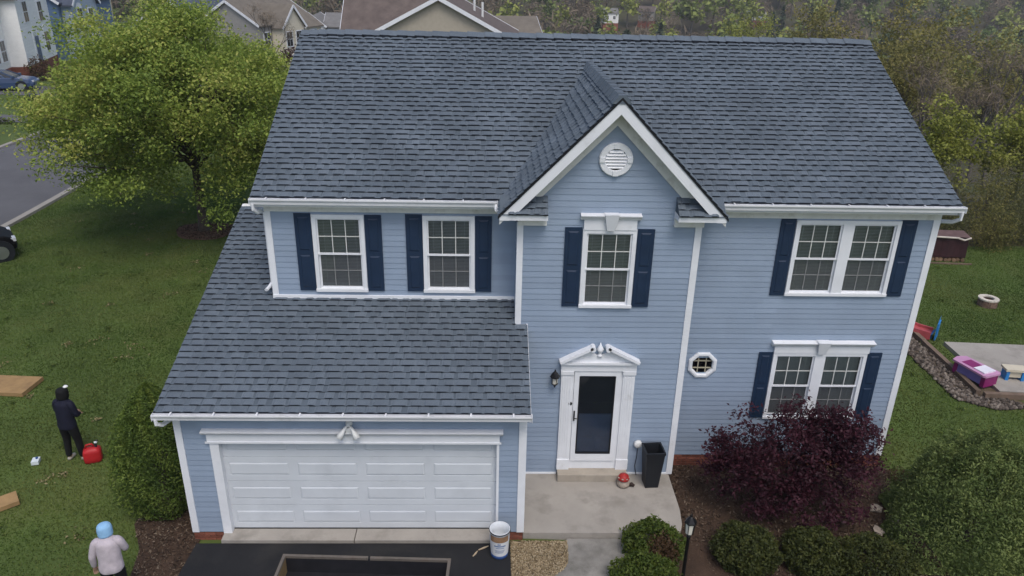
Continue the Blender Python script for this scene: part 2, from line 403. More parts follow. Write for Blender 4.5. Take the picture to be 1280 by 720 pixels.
# side walls of the bay, the right end, the left upper end, garage left end, the back
def sidewall(name, x, y0, y1, z0, z1, face, clip=None):
    m = MB(); m.box(min(x, x-face*.12)+(.006 if face < 0 else 0), max(x, x-face*.12)-(.006 if face > 0 else 0), y0, y1, z0, z1); o = wallpart(name, m)
    z = z0
    while z < z1-.01:
        zt = min(z+EXP, z1); mm = MB()
        mm.quad((x+face*.016, y0, z), (x+face*.016, y1, z), (x+face*.001, y1, zt), (x+face*.001, y0, zt))
        mm.quad((x+face*.016, y0, z), (x+face*.016, y1, z), (x-face*.004, y1, z), (x-face*.004, y0, z))
        q = mm.build('siding_board', 'siding'); q.parent = o; q.matrix_parent_inverse = Matrix.Translation(-HO); z = zt
    return o
sidewall('bay_side_wall', XB1, YB+.09, YM, -.045, 5.75, 1)
sidewall('bay_side_wall', XB0, YB+.09, YM, 3.3, 5.75, -1)
sidewall('end_wall', XR, YM+.09, YBACK, -.03, 5.62, 1)
sidewall('upper_end_wall', XU, YM+.09, YBACK, 3.3, 5.62, -1)
sidewall('garage_side_wall', XL, .09, YBACK, 0, 2.62, -1)
sidewall('garage_side_wall', XG, .09, YB, 0, 2.62, 1)
m = MB(); m.box(0, XU, YBACK-.1, YBACK, -.2, 2.7); m.box(XU, XR, YBACK-.1, YBACK, -.2, 5.62); hpart(m, 'back_wall', 'siding')
for x, f in ((XR, 1), (XU, -1)):
    m = MB(); m.prism([(YM, 5.6), (YBACK, 5.6), (7.19, 8.18)], 'x', x-(.1 if f > 0 else 0), x+(.1 if f < 0 else 0)); hpart(m, 'gable_end', 'siding')
# garage wall gable end (left)
m = MB(); m.prism([(0.0, 2.6), (10.9, 2.6), (5.45, 4.6)], 'x', 0.0, .1); hpart(m, 'gable_end', 'siding')
m = MB(); m.box(XU+.1, XR-.1, YM+2.2, YM+2.25, -.1, 5.6); m.box(.2, XR-.2, YM-.1+.3, YBACK-.2, -.15, -.1); m.box(XU+.1, XR-.1, YM+.2, YBACK-.2, 2.72, 2.8); m.box(XU+.1, XR-.1, YM+.2, YBACK-.2, 5.54, 5.58)
hpart(m, 'interior_shell', 'interior')

# ---- brick foundation: each brick
def bricks(x0, x1, zlo, zhi, y, name='brick_foundation'):
    m = MB(); m.box(x0, x1, y+.006, y+.1, zlo, zhi); f = hpart(m, name, 'mortar')
    bw, bh = .2, .063; me_ = MB().box(0, bw-.012, -.012, .02, 0, bh-.012).mesh('brick', 'brick')
    r_ = 0; z = zhi-bh
    while z > zlo-.05:
        x = x0-(.1 if r_ % 2 else 0)
        while x < x1-.02:
            o = link('brick', me_); o.parent = f; o.matrix_parent_inverse = Matrix.Translation(-HO)
            xa = max(x, x0); xb = min(x+bw, x1); o.location = (xa, y-random.random()*.004, z); o.scale = ((xb-xa)/bw, 1, 1); x += bw
        z -= bh; r_ += 1
    return f
bricks(XB1+.0, XR, -.42, -.032, YM+.01)
bricks(.0, .58, -.16, -.02, .01)
bricks(5.62, XG, -.22, -.02, .01)

# ---- trim: corner posts, starter strip, frieze, flashing
def trimbox(name, *bx, mt='white_trim'):
    m = MB(); m.box(*bx); return hpart(m, name, mt)
for x0, x1, y, z0, z1 in ((0, .11, 0, 0, 2.66), (XG-.11, XG, 0, 0, 2.66), (XU, XU+.10, YM, 3.66, 5.6), (XB0, XB0+.10, YB, 3.40, 5.5), (XB1-.10, XB1, YB, -.05, 5.5), (XR-.11, XR, YM, -.03, 5.6)):
    o = trimbox('corner_post', x0-.012, x1+.0, y-.028, y+.05, z0, z1)
    m = MB(); m.box(x0-.014 if x0 in (0, XU, XB0) else x1-.05, x0+.05 if x0 in (0, XU, XB0) else x1+.014, y-.02, y+.10, z0, z1); hpart(m, 'corner_return', 'white_trim')
trimbox('roof_flashing', XU-.01, XB0+.02, YM-.05, YM+.02, 3.655, 3.725)
trimbox('roof_flashing', XB0-.005, XB0+.19, YB-.06, YB+.02, 3.395, 3.43)
trimbox('frieze_board', XU+.0, XB0+.0, YM-.03, YM+.004, 5.43, 5.63, mt='soffit')
trimbox('frieze_board', XB1+.0, XR+.0, YM-.03, YM+.004, 5.41, 5.63, mt='soffit')
trimbox('starter_strip', XB0+.18, 6.86, YB-.026, YB+.0, -.055, -.015)
trimbox('starter_strip', 8.34, XB1-.1, YB-.026, YB+.0, -.055, -.015)
trimbox('inner_corner_trim', XB1+.001, XB1+.035, YM-.035, YM+.0, -.03, 5.45)

# ---- roofs
tabs_done = 0
TAB_ME = {}
def tab_pts(ua, ub, v, e, jt):
    s_ = min(.045, (ub-ua)*.3); h0, h1, b_ = .048, .012, .025
    T = [(ua, v+.012+jt, b_), (ua+s_, v+jt, h0), (ub-s_, v+jt, h0), (ub, v+.012+jt, b_)]+[(u_, v+e+.012, h1) for u_ in (ua, ua+s_, ub-s_, ub)]
    return T, [(t[0], t[1], .003) for t in T[:4]]
def tab_mesh(wd, e):
    key = (round(wd, 3), round(e, 3))
    if key in TAB_ME: return TAB_ME[key]
    T, B = tab_pts(0, wd, 0, e, 0.)
    m = MB()
    for k in range(3): m.add([T[k], T[k+1], T[k+5], T[k+4]], [(0, 1, 2, 3)], 0); m.add([T[k], T[k+1], B[k+1], B[k]], [(0, 1, 2, 3)], 1)
    me_ = m.mesh('shingle', ['shingle', 'shingle_edge'])
    TAB_ME[key] = me_; return me_
FLD_TAB = [(0, 'e2', .014)]
def shingles(parent, O, U, Vv, rows, clip, single=0, e=.155, seed=1, skip=None):
    """O origin at eave; U unit vector along the eave; Vv unit vector up the slope; clip(v) -> (u0, u1)."""
    g = random.Random(seed); O, U, Vv = Vector(O), Vector(U), Vector(Vv); Nn = U.cross(Vv).normalized()
    if Nn.z < 0: Nn = -Nn
    fv, ff, fm, fr = [], [], [], []
    def P(u, v, h): return O+U*u+Vv*v+Nn*h
    def addf(pts, mi, r_):
        o_ = len(fv); fv.extend(pts); ff.append(tuple(range(o_, o_+len(pts)))); fm.append(mi); fr.append(r_)
    global tabs_done
    for k in range(rows):
        v = k*e; u0, u1 = clip(v+e*.5)
        if u1-u0 < .05: continue
        addf([P(u0, v, .025), P(u1, v, .025), P(u1, v+e+.02, .004), P(u0, v+e+.02, .004)], 1, .5)       # lower layer
        addf([P(u0, v, .025), P(u1, v, .025), P(u1, v, .0), P(u0, v, .0)], 2, .5)
        u = u0-g.random()*.25
        while u < u1:
            wd = g.choice((.14, .17, .20, .23, .28)); gap = g.choice((.0, .02, .04, .07, .10))
            ua, ub = max(u, u0), min(u+wd, u1)
            if ub-ua > .04:
                full = (ub-ua) > wd-1e-6
                mid = (skip is not None) and skip((ua+ub)/2, v)
                if single and full and not mid and tabs_done < single:
                    o = link('shingle', tab_mesh(wd, e)); o.parent = parent
                    Mx = Matrix((U, Vv, Nn)).transposed().to_4x4(); Mx.translation = P(ua, v, 0)
                    o.matrix_parent_inverse = Matrix.Translation(-HO); o.matrix_basis = Mx; tabs_done += 1
                elif not mid:
                    r_ = g.random(); T, Bt = tab_pts(ua, ub, v, e, (g.random()-.5)*.018)
                    for q in range(3):
                        addf([P(*T[q]), P(*T[q+1]), P(*T[q+5]), P(*T[q+4])], 0, r_); addf([P(*T[q]), P(*T[q+1]), P(*Bt[q+1]), P(*Bt[q])], 2, r_)
            u += wd+gap
    me_ = bpy.data.meshes.new('shingle_field'); me_.from_pydata(fv, [], ff)
    for q in ('shingle_field', 'shingle_base', 'shingle_edge'): me_.materials.append(MATS[q])
    me_.polygons.foreach_set('material_index', fm); me_.update()
    at = me_.attributes.new('rnd', 'FLOAT', 'FACE'); at.data.foreach_set('value', fr)
    o = link('shingle_field', me_); o['kind'] = 'stuff'; o.parent = parent; o.matrix_parent_inverse = Matrix.Translation(-HO)
    return o

# main roof
SM = .5; n_ = math.hypot(1, SM)
RX0, RX1 = XU-.163, XR+.204
YE = 2.235; ZE = 5.772+SM*(YE-2.196)-.03; YRG = 7.19; ZRG = ZE+SM*(YRG-YE)
m = MB(); m.prism([(YE+.02, ZE-.005), (YRG, ZRG-.005), (2*YRG-YE, ZE-.005), (2*YRG-YE, ZE-.16), (YRG, ZRG-.14), (YE+.02, ZE-.16)], 'x', RX0+.02, RX1-.02)
roof = hpart(m, 'main_roof', 'soffit')
L1 = (YRG-YE)*n_
shingles(roof, (RX0, YE, ZE), (1, 0, 0), (0, 1/n_, SM/n_), int(L1/.155+.6), lambda v: (0, RX1-RX0), seed=3)
m = MB(); m.quad((RX0, YRG, ZRG), (RX1, YRG, ZRG), (RX1, 2*YRG-YE, ZE), (RX0, 2*YRG-YE, ZE)); hpart(m, 'rear_roof', 'shingle_base')
# ridge caps
m = MB(); x = RX0+.02; k = 0
while x < RX1-.05:
    x1 = min(x+.24, RX1); hh = .05+.010*(k % 2)
    if RX0+.3 < x < RX1-.35: hh += .02
    m.add([(x, YRG-.17, ZRG-.085+hh), (x1, YRG-.17, ZRG-.085+hh-.008), (x, YRG, ZRG+hh+.01), (x1, YRG, ZRG+hh), (x, YRG+.17, ZRG-.085+hh), (x1, YRG+.17, ZRG-.085+hh-.008)], [(0, 1, 3, 2), (2, 3, 5, 4)], 0)
    m.add([(x, YRG-.17, ZRG-.085+hh), (x1, YRG-.17, ZRG-.085+hh-.008), (x1, YRG-.17, ZRG-.11), (x, YRG-.17, ZRG-.11)], [(0, 1, 2, 3)], 1)  # deepened dark front face, painted shadow line below the ridge caps
    x += .2; k += 1
hpart(m, 'ridge_cap', ['shingle', 'shingle_edge'])
# rake boards of the main roof
for x, sg in ((RX0, -1), (RX1, 1)):
    m = MB(); m.prism([(YE, ZE-.18), (YRG, ZRG-.18), (2*YRG-YE, ZE-.18), (2*YRG-YE, ZE-.012), (YRG, ZRG-.012), (YE, ZE-.012)], 'x', x-sg*.02, x+sg*.008); hpart(m, 'rake_board', 'white_trim')
# soffits
trimbox('soffit_panel', RX0+.02, XB0-.30, 2.24, YM+.01, 5.585, 5.60, mt='soffit'); trimbox('soffit_panel', XB1+.30, RX1-.02, 2.24, YM+.01, 5.585, 5.60, mt='soffit')

# garage roof
SG = .339; ng = math.hypot(1, SG)
GX0, GX1 = -.194, XG+.06
YGE = -.255; ZGE = 2.743+SG*(YGE+.296)-.03; YGR = 5.45; ZGR = ZGE+SG*(YGR-YGE)
m = MB(); m.prism([(YGE+.02, ZGE-.005), (YGR, ZGR-.005), (2*YGR-YGE, ZGE-.005), (2*YGR-YGE, ZGE-.14), (YGR, ZGR-.13), (YGE+.02, ZGE-.14)], 'x', GX0+.02, XU)
m.prism([(YGE+.02, ZGE-.005), (YM, ZGE+SG*(YM-YGE)-.005), (YM, ZGE+SG*(YM-YGE)-.13), (YGE+.02, ZGE-.14)], 'x', XU, XB0)
m.prism([(YGE+.02, ZGE-.005), (YB, ZGE+SG*(YB-YGE)-.005), (YB, ZGE+SG*(YB-YGE)-.13), (YGE+.02, ZGE-.14)], 'x', XB0, GX1-.02)
groof = hpart(m, 'garage_roof', 'soffit')
def gclipr(v):
    y = YGE+v/ng
    return (0, (GX1 if y < YB-.03 else (XB0 if y < YM-.03 else XU))-GX0)
shingles(groof, (GX0, YGE, ZGE), (1, 0, 0), (0, 1/ng, SG/ng), int((YGR-YGE)*ng/.155), gclipr, single=300, seed=5)
m = MB(); m.quad((GX0, YGR, ZGR+.03), (XU, YGR, ZGR+.03), (XU, 2*YGR-YGE, ZGE), (GX0, 2*YGR-YGE, ZGE)); hpart(m, 'rear_roof', 'shingle_base')
m = MB(); m.prism([(YGE, ZGE-.15), (YGR, ZGR-.15), (2*YGR-YGE, ZGE-.15), (2*YGR-YGE, ZGE-.012), (YGR, ZGR-.012), (YGE, ZGE-.012)], 'x', GX0-.008, GX0+.02); hpart(m, 'rake_board', 'white_trim')
m = MB(); m.prism([(YGE, ZGE-.15), (YB, ZGE+SG*(YB-YGE)-.15), (YB, ZGE+SG*(YB-YGE)+.005), (YGE, ZGE+.005)], 'x', GX1-.02, GX1+.006); hpart(m, 'rake_board', 'white_trim')
trimbox('soffit_panel', GX0+.02, GX1-.02, -.25, .01, 2.60, 2.615, mt='soffit')

# gable (dormer) roof
nd = math.hypot(1, SD)
DE = 2.02                       # half width at the eave
ZDE = ZAP+.02-SD*DE
droof = None
YD1 = YE+(ZAP+.05-ZE)/SM        # where the dormer ridge meets the main roof
m = MB()
for sg in (-1, 1):
    q = []
    for t in (0, .16):
        q += [(AX, YF, ZAP+.0-t), (AX+sg*DE, YF, ZDE-.02-t), (AX+sg*DE, YE-.0+.05, ZDE-.02-t), (AX, YD1, ZAP-t)]
    m.add(q, [(0, 1, 2, 3), (4, 5, 6, 7), (0, 1, 5, 4), (1, 2, 6, 5), (0, 3, 7, 4)], 0)
droof = hpart(m, 'gable_roof', 'soffit')
for sg in (-1, 1):
    def dclip(v, sg=sg):
        z = ZDE+v*SD/nd; y1 = YE+(z-ZE)/SM+.06
        return (0, max(.05, y1-(YF-.03)))
    rws = int(DE*nd/.155)
    shingles(droof, (AX+sg*DE, YF-.03, ZDE), (0, 1, 0), (-sg/nd, 0, SD/nd), rws, dclip, seed=9+sg)
m = MB(); y = YF-.035; k = 0
while y < YD1-.02:
    y1 = min(y+.24, YD1); hh = .085+.012*(k % 2)
    m.add([(AX-.17, y, ZAP-.165+hh), (AX-.17, y1, ZAP-.165+hh-.006), (AX-.06, y, ZAP-.02+hh), (AX-.06, y1, ZAP-.02+hh-.006), (AX+.06, y, ZAP-.02+hh), (AX+.06, y1, ZAP-.02+hh-.006), (AX+.17, y, ZAP-.165+hh), (AX+.17, y1, ZAP-.165+hh-.006)],
          [(0, 1, 3, 2), (2, 3, 5, 4), (4, 5, 7, 6), (0, 2, 4, 6)], 0)
    y += .2; k += 1
hpart(m, 'ridge_cap', ['shingle', 'shingle_edge'])
# rake boards, drip edge and soffits of the gable
for sg in (-1, 1):
    m = MB(); zb = ZAP-.02
    m.prism([(AX, zb), (AX+sg*DE, zb-SD*DE), (AX+sg*DE, 5.615), (AX+sg*(zb-.235-5.615)/SD, 5.615), (AX, zb-.235)], 'y', YF-.022, YF+.0); hpart(m, 'rake_board', 'white_trim')
    m = MB(); m.prism([(AX, zb+.05), (AX+sg*(DE+.03), zb+.05-SD*(DE+.03)), (AX+sg*(DE+.03), zb-SD*(DE+.03)+.0), (AX, zb)], 'y', YF-.036, YF+.0); hpart(m, 'drip_edge', 'drip_edge')
    m = MB(); zz = zb-.165
    m.add([(AX, YF+.001, zz), (AX+sg*DE*.86, YF+.001, zz-SD*DE*.86), (AX+sg*DE*.86, YB+.01, zz-SD*DE*.86), (AX, YB+.01, zz)], [(0, 1, 2, 3)]); hpart(m, 'rake_soffit', 'soffit')
    # soffit vents: small dark seams are separate panels
    for k in range(7):
        u = (.35+k*.24); m = MB(); x0 = AX+sg*u; z0 = zz-SD*u-.004
        m.bar((x0, YF+.01, z0), (x0, YB, z0), .012, .006, upv=(sg*SD, 0, 1)); hpart(m, 'soffit_seam', 'kerb')
    m = MB(); m.prism([(AX, zz-.0), (AX+sg*DE*.80, zz-SD*DE*.80), (AX+sg*DE*.80, zz-SD*DE*.80-.31), (AX, zz-.31)], 'y', YB-.04, YB+.0); hpart(m, 'rake_frieze', 'soffit')
    # cornice return with its own little shingled roof
    xo = AX+sg*DE; xi = AX+sg*1.16
    x0, x1 = min(xo, xi), max(xo, xi)
    m = MB(); m.box(x0, x1, YF-.02, YB, 5.62, 5.72); ret = hpart(m, 'cornice_return', 'white_trim')
    m = MB(); m.box(min(xi, AX+sg*(1.679+.0)), max(xi, AX+sg*1.70), YB-.10, YB+.0, 5.45, 5.62); hpart(m, 'return_frieze', 'soffit')
    SR = .75; nr_ = math.hypot(1, SR); yr0 = YF-.05
    m = MB(); m.prism([(yr0+.01, 5.722), (YB, 5.722), (YB, 5.722+SR*(YB-yr0)-.02)], 'x', x0+.01, x1-.01); o = m.build('return_roof', 'shingle_base'); hp(o)
    def rclip(v, sg=sg, x0=x0, x1=x1):
        z = 5.72+v*SR/nr_+.05; lim = (zb-.02-z)/SD
        xa, xb = (max(x0, AX-lim), x1) if sg < 0 else (x0, min(x1, AX+lim))
        return (xa-x0, xb-x0)
    shingles(o, (x0, yr0, 5.722), (1, 0, 0), (0, 1/nr_, SR/nr_), 3, rclip, e=.14, seed=20+sg)

# ---- gutters
def gutter(x0, x1, yw, zt, parent_name='gutter'):
    """yw: y of the front lip; zt: z of the lip"""
    pr = [(yw+.115, zt-.01), (yw+.115, zt-.115), (yw+.035, zt-.115), (yw+.028, zt-.07), (yw+.004, zt-.035), (yw, zt-.028), (yw, zt), (yw+.012, zt), (yw+.012, zt-.02), (yw+.018, zt-.035), (yw+.04, zt-.07), (yw+.047, zt-.103), (yw+.103, zt-.103), (yw+.103, zt-.01)]
    m = MB(); n = len(pr); vs = [(x0, *q) for q in pr]+[(x1, *q) for q in pr]
    m.add(vs, [(k, (k+1) % n, n+(k+1) % n, n+k) for k in range(n)])
    for x in (x0, x1): m.box(x-.004, x+.004, yw+.002, yw+.115, zt-.116, zt-.002)
    g = hpart(m, parent_name, 'gutter_white')
    x = x0+.3
    while x < x1-.1:
        h = MB(); h.box(x-.014, x+.014, yw+.005, yw+.13, zt+.001, zt+.010); o = h.build('gutter_hanger', 'gutter_white'); o.parent = g; o.matrix_parent_inverse = Matrix.Translation(-HO); x += .72
    return g
gutter(GX0, GX1+.02, -.355, 2.742)
gutter(RX0, AX-DE-.03, 2.135, 5.765)
gutter(AX+DE+.03, RX1+.04, 2.135, 5.765)
trimbox('fascia', GX0, GX1, -.238, -.215, 2.60, 2.735); trimbox('fascia', RX0, AX-DE, 2.252, 2.275, 5.585, 5.75); trimbox('fascia', AX+DE, RX1, 2.252, 2.275, 5.585, 5.75)
def downspout(pts):
    m = MB(); m.tube(pts, .042, 6, flat=.75); hpart(m, 'downspout', 'gutter_white')
downspout([(GX0+.04, -.30, 2.64), (GX0+.04, -.30, 2.54), (GX0+.09, -.2, 2.46), (-.06, .06, 2.42), (-.055, .14, 2.36), (-.055, .14, -.05)])
downspout([(RX0+.05, 2.19, 5.66), (RX0+.05, 2.19, 5.55), (RX0+.09, 2.3, 5.46), (XU-.06, 2.56, 5.42), (XU-.055, 2.64, 5.36), (XU-.055, 2.64, 3.92), (XU-.09, 2.55, 3.86), (XU-.12, 2.42, 3.84)])
downspout([(RX1-.0, 2.19, 5.66), (RX1-.0, 2.19, 5.52), (RX1-.05, 2.34, 5.42), (XR+.07, 2.56, 5.36), (XR+.06, 2.62, 5.28), (XR+.06, 2.62, -.1)])
downspout([(AX-DE-.05, 2.16, 5.70), (AX-DE-.05, 2.1, 5.62), (AX-DE+.02, 2.08, 5.58), (AX-DE+.15, 2.1, 5.57)])
downspout([(AX+DE+.06, 2.16, 5.70), (AX+DE+.06, 2.1, 5.60), (AX+DE-.02, 2.08, 5.57), (AX+DE-.15, 2.1, 5.57)])

# ---- windows
PANE = MB().quad((0, 0, 0), (1, 0, 0), (1, 0, 1), (0, 0, 1)).mesh('pane', 'glass')
PANE_S = MB().quad((0, 0, 0), (1, 0, 0), (1, 0, 1), (0, 0, 1)).mesh('pane', 'screen_glass')
def window(units, z0, z1, y, casing=.075, tag_=None):
    """units: list of (x0, x1) outer sizes of each double-hung unit (touching ones share a mullion)"""
    X0, X1 = units[0][0], units[-1][1]
    m = MB()
    m.box(X0, X1, y-.045, y+.06, z1-casing, z1); m.box(X0-.01, X1+.01, y-.06, y+.06, z0, z0+casing*.75)
    m.box(X0, X0+casing, y-.045, y+.06, z0+casing*.75, z1-casing); m.box(X1-casing, X1, y-.045, y+.06, z0+casing*.75, z1-casing)
    for (a0, a1), (b0, b1) in zip(units[:-1], units[1:]): m.box(a1-casing*1.4, b0+casing*1.4, y-.045, y+.06, z0+casing*.75, z1-casing)
    win = hpart(m, 'window', 'white_trim')
    def ch(o): o.parent = win; o.matrix_parent_inverse = Matrix.Translation(-HO); return o
    for k, (a0, a1) in enumerate(units):
        l = a0+(casing if k == 0 else casing*1.4); r_ = a1-(casing if k == len(units)-1 else casing*1.4)
        zb, zt = z0+casing*.75, z1-casing; zm = (zb+zt)/2
        for (s0, s1, yy, up_) in ((zm-.015, zt, y-.010, 1), (zb, zm+.015, y+.018, 0)):
            f = MB(); sw = .032
            f.box(l, r_, yy, yy+.03, s1-sw, s1); f.box(l, r_, yy-(.012 if up_ else 0), yy+.03, s0, s0+sw*1.15); f.box(l, l+sw, yy, yy+.03, s0+sw, s1-sw); f.box(r_-sw, r_, yy, yy+.03, s0+sw, s1-sw)
            ch(f.build('sash', 'white_trim'))
            gx0, gx1, gz0, gz1 = l+sw, r_-sw, s0+sw*1.15, s1-sw
            g = MB()
            for q in (1, 2): xx = gx0+(gx1-gx0)*q/3; g.box(xx-.0085, xx+.0085, yy+.002, yy+.009, gz0, gz1)
            zz = (gz0+gz1)/2; g.box(gx0, gx1, yy+.001, yy+.010, zz-.0085, zz+.0085)
            ch(g.build('muntin_grid', 'muntin' if up_ else 'muntin_screened'))
            for q in range(3):
                for w_ in range(2):
                    o = ch(link('pane', PANE if up_ else PANE_S))
                    o.location = (gx0+(gx1-gx0)*q/3, yy+.012, gz0+(gz1-gz0)*w_/2); o.scale = ((gx1-gx0)/3, 1, (gz1-gz0)/2)
        bl = MB(); z = zb+.02
        while z < zt-.01:
            bl.add([(l+.01, y+.075, z), (r_-.01, y+.075, z), (r_-.01, y+.105, z+.012), (l+.01, y+.105, z+.012)], [(0, 1, 2, 3)]); z += .030
        for xx in (l+.12, r_-.12): bl.box(xx-.004, xx+.004, y+.085, y+.09, zb, zt)
        ch(bl.build('blind', 'blind'))
    return win
for x0, x1 in WIN_UP: window([(x0, x1)], ZW0, ZW1, YM)
window([(7.133, 8.121)], ZW0, 5.37, YB)
window([(11.315, 12.335), (12.335, 13.353)], ZW0, ZW1, YM)
window([(11.31, 12.29), (12.29, 13.271)], .93, 2.52, YM)
def shutter(x0, x1, z0, z1, y):
    m = MB(); m.box(x0, x1, y-.035, y-.002, z0, z1); s = hpart(m, 'shutter', 'shutter')
    zm = (z0+z1)/2
    for a0, a1 in ((z0+.07, zm-.05), (zm+.05, z1-.07)):
        p = MB(); xa, xb = x0+.06, x1-.06; yy = y-.0345
        p.add([(xa, yy, a0), (xb, yy, a0), (xb, yy, a1), (xa, yy, a1), (xa+.025, yy-.014, a0+.025), (xb-.025, yy-.014, a0+.025), (xb-.025, yy-.014, a1-.025), (xa+.025, yy-.014, a1-.025)], [(4, 5, 6, 7), (0, 1, 5, 4), (1, 2, 6, 5), (2, 3, 7, 6), (3, 0, 4, 7)])
        o = p.build('shutter_panel', 'shutter'); o.parent = s; o.matrix_parent_inverse = Matrix.Translation(-HO)
SW = .315
for x0, x1 in WIN_UP: shutter(x0-SW-.01, x0-.01, ZW0+.02, ZW1+.02, YM); shutter(x1+.012, x1+SW+.012, ZW0+.02, ZW1, YM)
shutter(7.133-SW-.015, 7.118, ZW0+.02, 5.40, YB); shutter(8.136, 8.136+SW, ZW0+.02, 5.38, YB)
shutter(11.315-.30, 11.30, ZW0, ZW1+.02, YM); shutter(13.368, 13.368+.30, ZW0, ZW1+.02, YM)
shutter(11.31-.30, 11.295, .95, 2.52, YM); shutter(13.285, 13.285+.30, .95, 2.52, YM)

# window heads
def head(x0, x1, zb, zt, y, keys):
    m = MB(); m.box(x0+.07, x1-.07, y-.06, y, zb, zt-.09)
    m.prism([(y, zt-.09), (y-.075, zt-.09), (y-.095, zt-.05), (y-.135, zt-.02), (y-.14, zt), (y, zt+.02)], 'x', x0, x1)
    h = hpart(m, 'window_head', 'white_trim')
    for kx in keys:
        k = MB(); k.add([(kx-.07, y-.061, zb-.005), (kx+.07, y-.061, zb-.005), (kx+.13, y-.150, zt+.015), (kx-.13, y-.150, zt+.015), (kx-.07, y-.10, zb-.005), (kx+.07, y-.10, zb-.005), (kx+.13, y-.18, zt+.03), (kx-.13, y-.18, zt+.03), (kx-.13, y, zt+.03), (kx+.13, y, zt+.03)],
                        [(4, 5, 6, 7), (0, 4, 7, 3), (1, 5, 6, 2), (0, 1, 5, 4), (7, 6, 9, 8), (2, 3, 7, 6)])
        o = k.build('keystone', 'white_trim'); o.parent = h; o.matrix_parent_inverse = Matrix.Translation(-HO)
head(7.07, 8.175, 5.365, 5.655, YB, [7.627])
head(11.235, 13.36, 2.515, 2.775, YM, [12.28])

# octagonal window
def octa(cx_, cz_, ro, ri, y):
    m = MB(); n = 8; vs = []
    for r_, yy in ((ro, y), (ro, y-.04), (ro-.03, y-.055), (ri+.02, y-.055), (ri, y-.03), (ri, y+.05)):
        for k in range(n): t = 2*math.pi*(k+.5)/n; vs.append((cx_+r_*math.cos(t), yy, cz_+r_*math.sin(t)))
    m.add(vs, [(i_*n+k, i_*n+(k+1) % n, (i_+1)*n+(k+1) % n, (i_+1)*n+k) for i_ in range(5) for k in range(n)])
    wn = hpart(m, 'octagonal_window', 'white_trim')
    g = MB()
    for d in (-ri*.36, ri*.36): g.box(cx_+d-.010, cx_+d+.010, y+.005, y+.02, cz_-ri*.95, cz_+ri*.95); g.box(cx_-ri*.95, cx_+ri*.95, y+.004, y+.021, cz_+d-.010, cz_+d+.010)
    o = g.build('muntin_grid', 'muntin_beige'); o.parent = wn; o.matrix_parent_inverse = Matrix.Translation(-HO)
    p = MB(); p.add([(cx_+ri*math.cos(2*math.pi*(k+.5)/8), y+.024, cz_+ri*math.sin(2*math.pi*(k+.5)/8)) for k in range(8)], [tuple(range(8))])
    o = p.build('pane', 'dark_glass'); o.parent = wn; o.matrix_parent_inverse = Matrix.Translation(-HO)
octa(9.86, 2.21, .315, .225, YM)

# round gable vent
m = MB(); m.lathe([(.30, 0), (.30, -.03), (.285, -.045), (.20, -.045), (.19, -.03), (.19, .0)], 28, 7.635, YB-.01, 6.66, axis='y'); vent = hpart(m, 'gable_vent', 'white_trim', smooth=False)
for k in range(6):
    z = 6.66-.15+k*.055; hw = math.sqrt(max(.001, .192**2-(z+.02-6.66)**2)); m = MB()
    m.add([(7.635-hw, YB-.055, z), (7.635+hw, YB-.055, z), (7.635+hw, YB-.02, z+.045), (7.635-hw, YB-.02, z+.045), (7.635-hw, YB-.048, z-.006), (7.635+hw, YB-.048, z-.006)], [(0, 1, 2, 3), (0, 1, 5, 4)])
    o = m.build('louver', 'white_trim'); o.parent = vent; o.matrix_parent_inverse = Matrix.Translation(-HO)
for t in (45, 135, 225, 315):
    m = MB(); x = 7.635+.243*math.cos(R(t+45)); z = 6.66+.243*math.sin(R(t+45)); m.box(x-.045, x+.045, YB-.075, YB-.055, z-.045, z+.045); o = m.build('vent_key', 'white_trim'); o.parent = vent; o.matrix_parent_inverse = Matrix.Translation(-HO)

# ---- garage door
gd = empty('garage_door'); hp(gd)
def gch(o): o.parent = gd; o.matrix_parent_inverse = Matrix.Identity(4); return o
DX0, DX1 = .712, 5.592; sh = .535
for r_ in range(4):
    z0 = r_*sh+.004; z1 = z0+sh-.008; yy = .10
    m = MB(); cw = (DX1-DX0)/4
    m.box(DX0, DX1, yy+.005, yy+.05, z0, z1)
    for k in range(5):                                    # stiles
        x = DX0+k*cw; m.box(max(DX0, x-.075), min(DX1, x+.075), yy-.001, yy+.006, z0+.001, z1-.001)
    for k in range(4):
        xa, xb = DX0+k*cw+.075, DX0+(k+1)*cw-.075
        m.box(xa, xb, yy-.001, yy+.006, z0+.001, z0+.125); m.box(xa, xb, yy-.001, yy+.006, z1-.125, z1-.001)
    sec = gch(m.build('door_section', 'garage_door'))
    for k in range(4):
        xa, xb = DX0+k*cw+.082, DX0+(k+1)*cw-.082; za, zb = z0+.132, z1-.132
        p = MB(); p.add([(xa, yy+.004, za), (xb, yy+.004, za), (xb, yy+.004, zb), (xa, yy+.004, zb), (xa+.03, yy-.008, za+.03), (xb-.03, yy-.008, za+.03), (xb-.03, yy-.008, zb-.03), (xa+.03, yy-.008, zb-.03)], [(4, 5, 6, 7), (0, 1, 5, 4), (1, 2, 6, 5), (2, 3, 7, 6), (3, 0, 4, 7)])
        o = p.build('door_panel', 'garage_door'); o.parent = sec
m = MB(); m.box(.56, .715, -.035, .11, -.05, 2.03); m.box(5.59, 5.635, -.035, .11, -.03, 2.03); m.box(.715, 5.59, .02, .11, 2.03, 2.16); hpart(m, 'garage_door_casing', 'white_trim')
m = MB(); m.box(.53, 5.64, -.05, .02, 1.99, 2.17); m.prism([(0, 2.17), (-.07, 2.17), (-.10, 2.2), (-.13, 2.235), (-.135, 2.25), (0, 2.265)], 'x', .46, 5.70); m.box(.50, 5.67, -.062, -.05, 1.985, 2.02); hpart(m, 'garage_door_header', 'white_trim')
trimbox('door_seal', DX0, DX1, .085, .14, -.012, .004, mt='black_plastic')

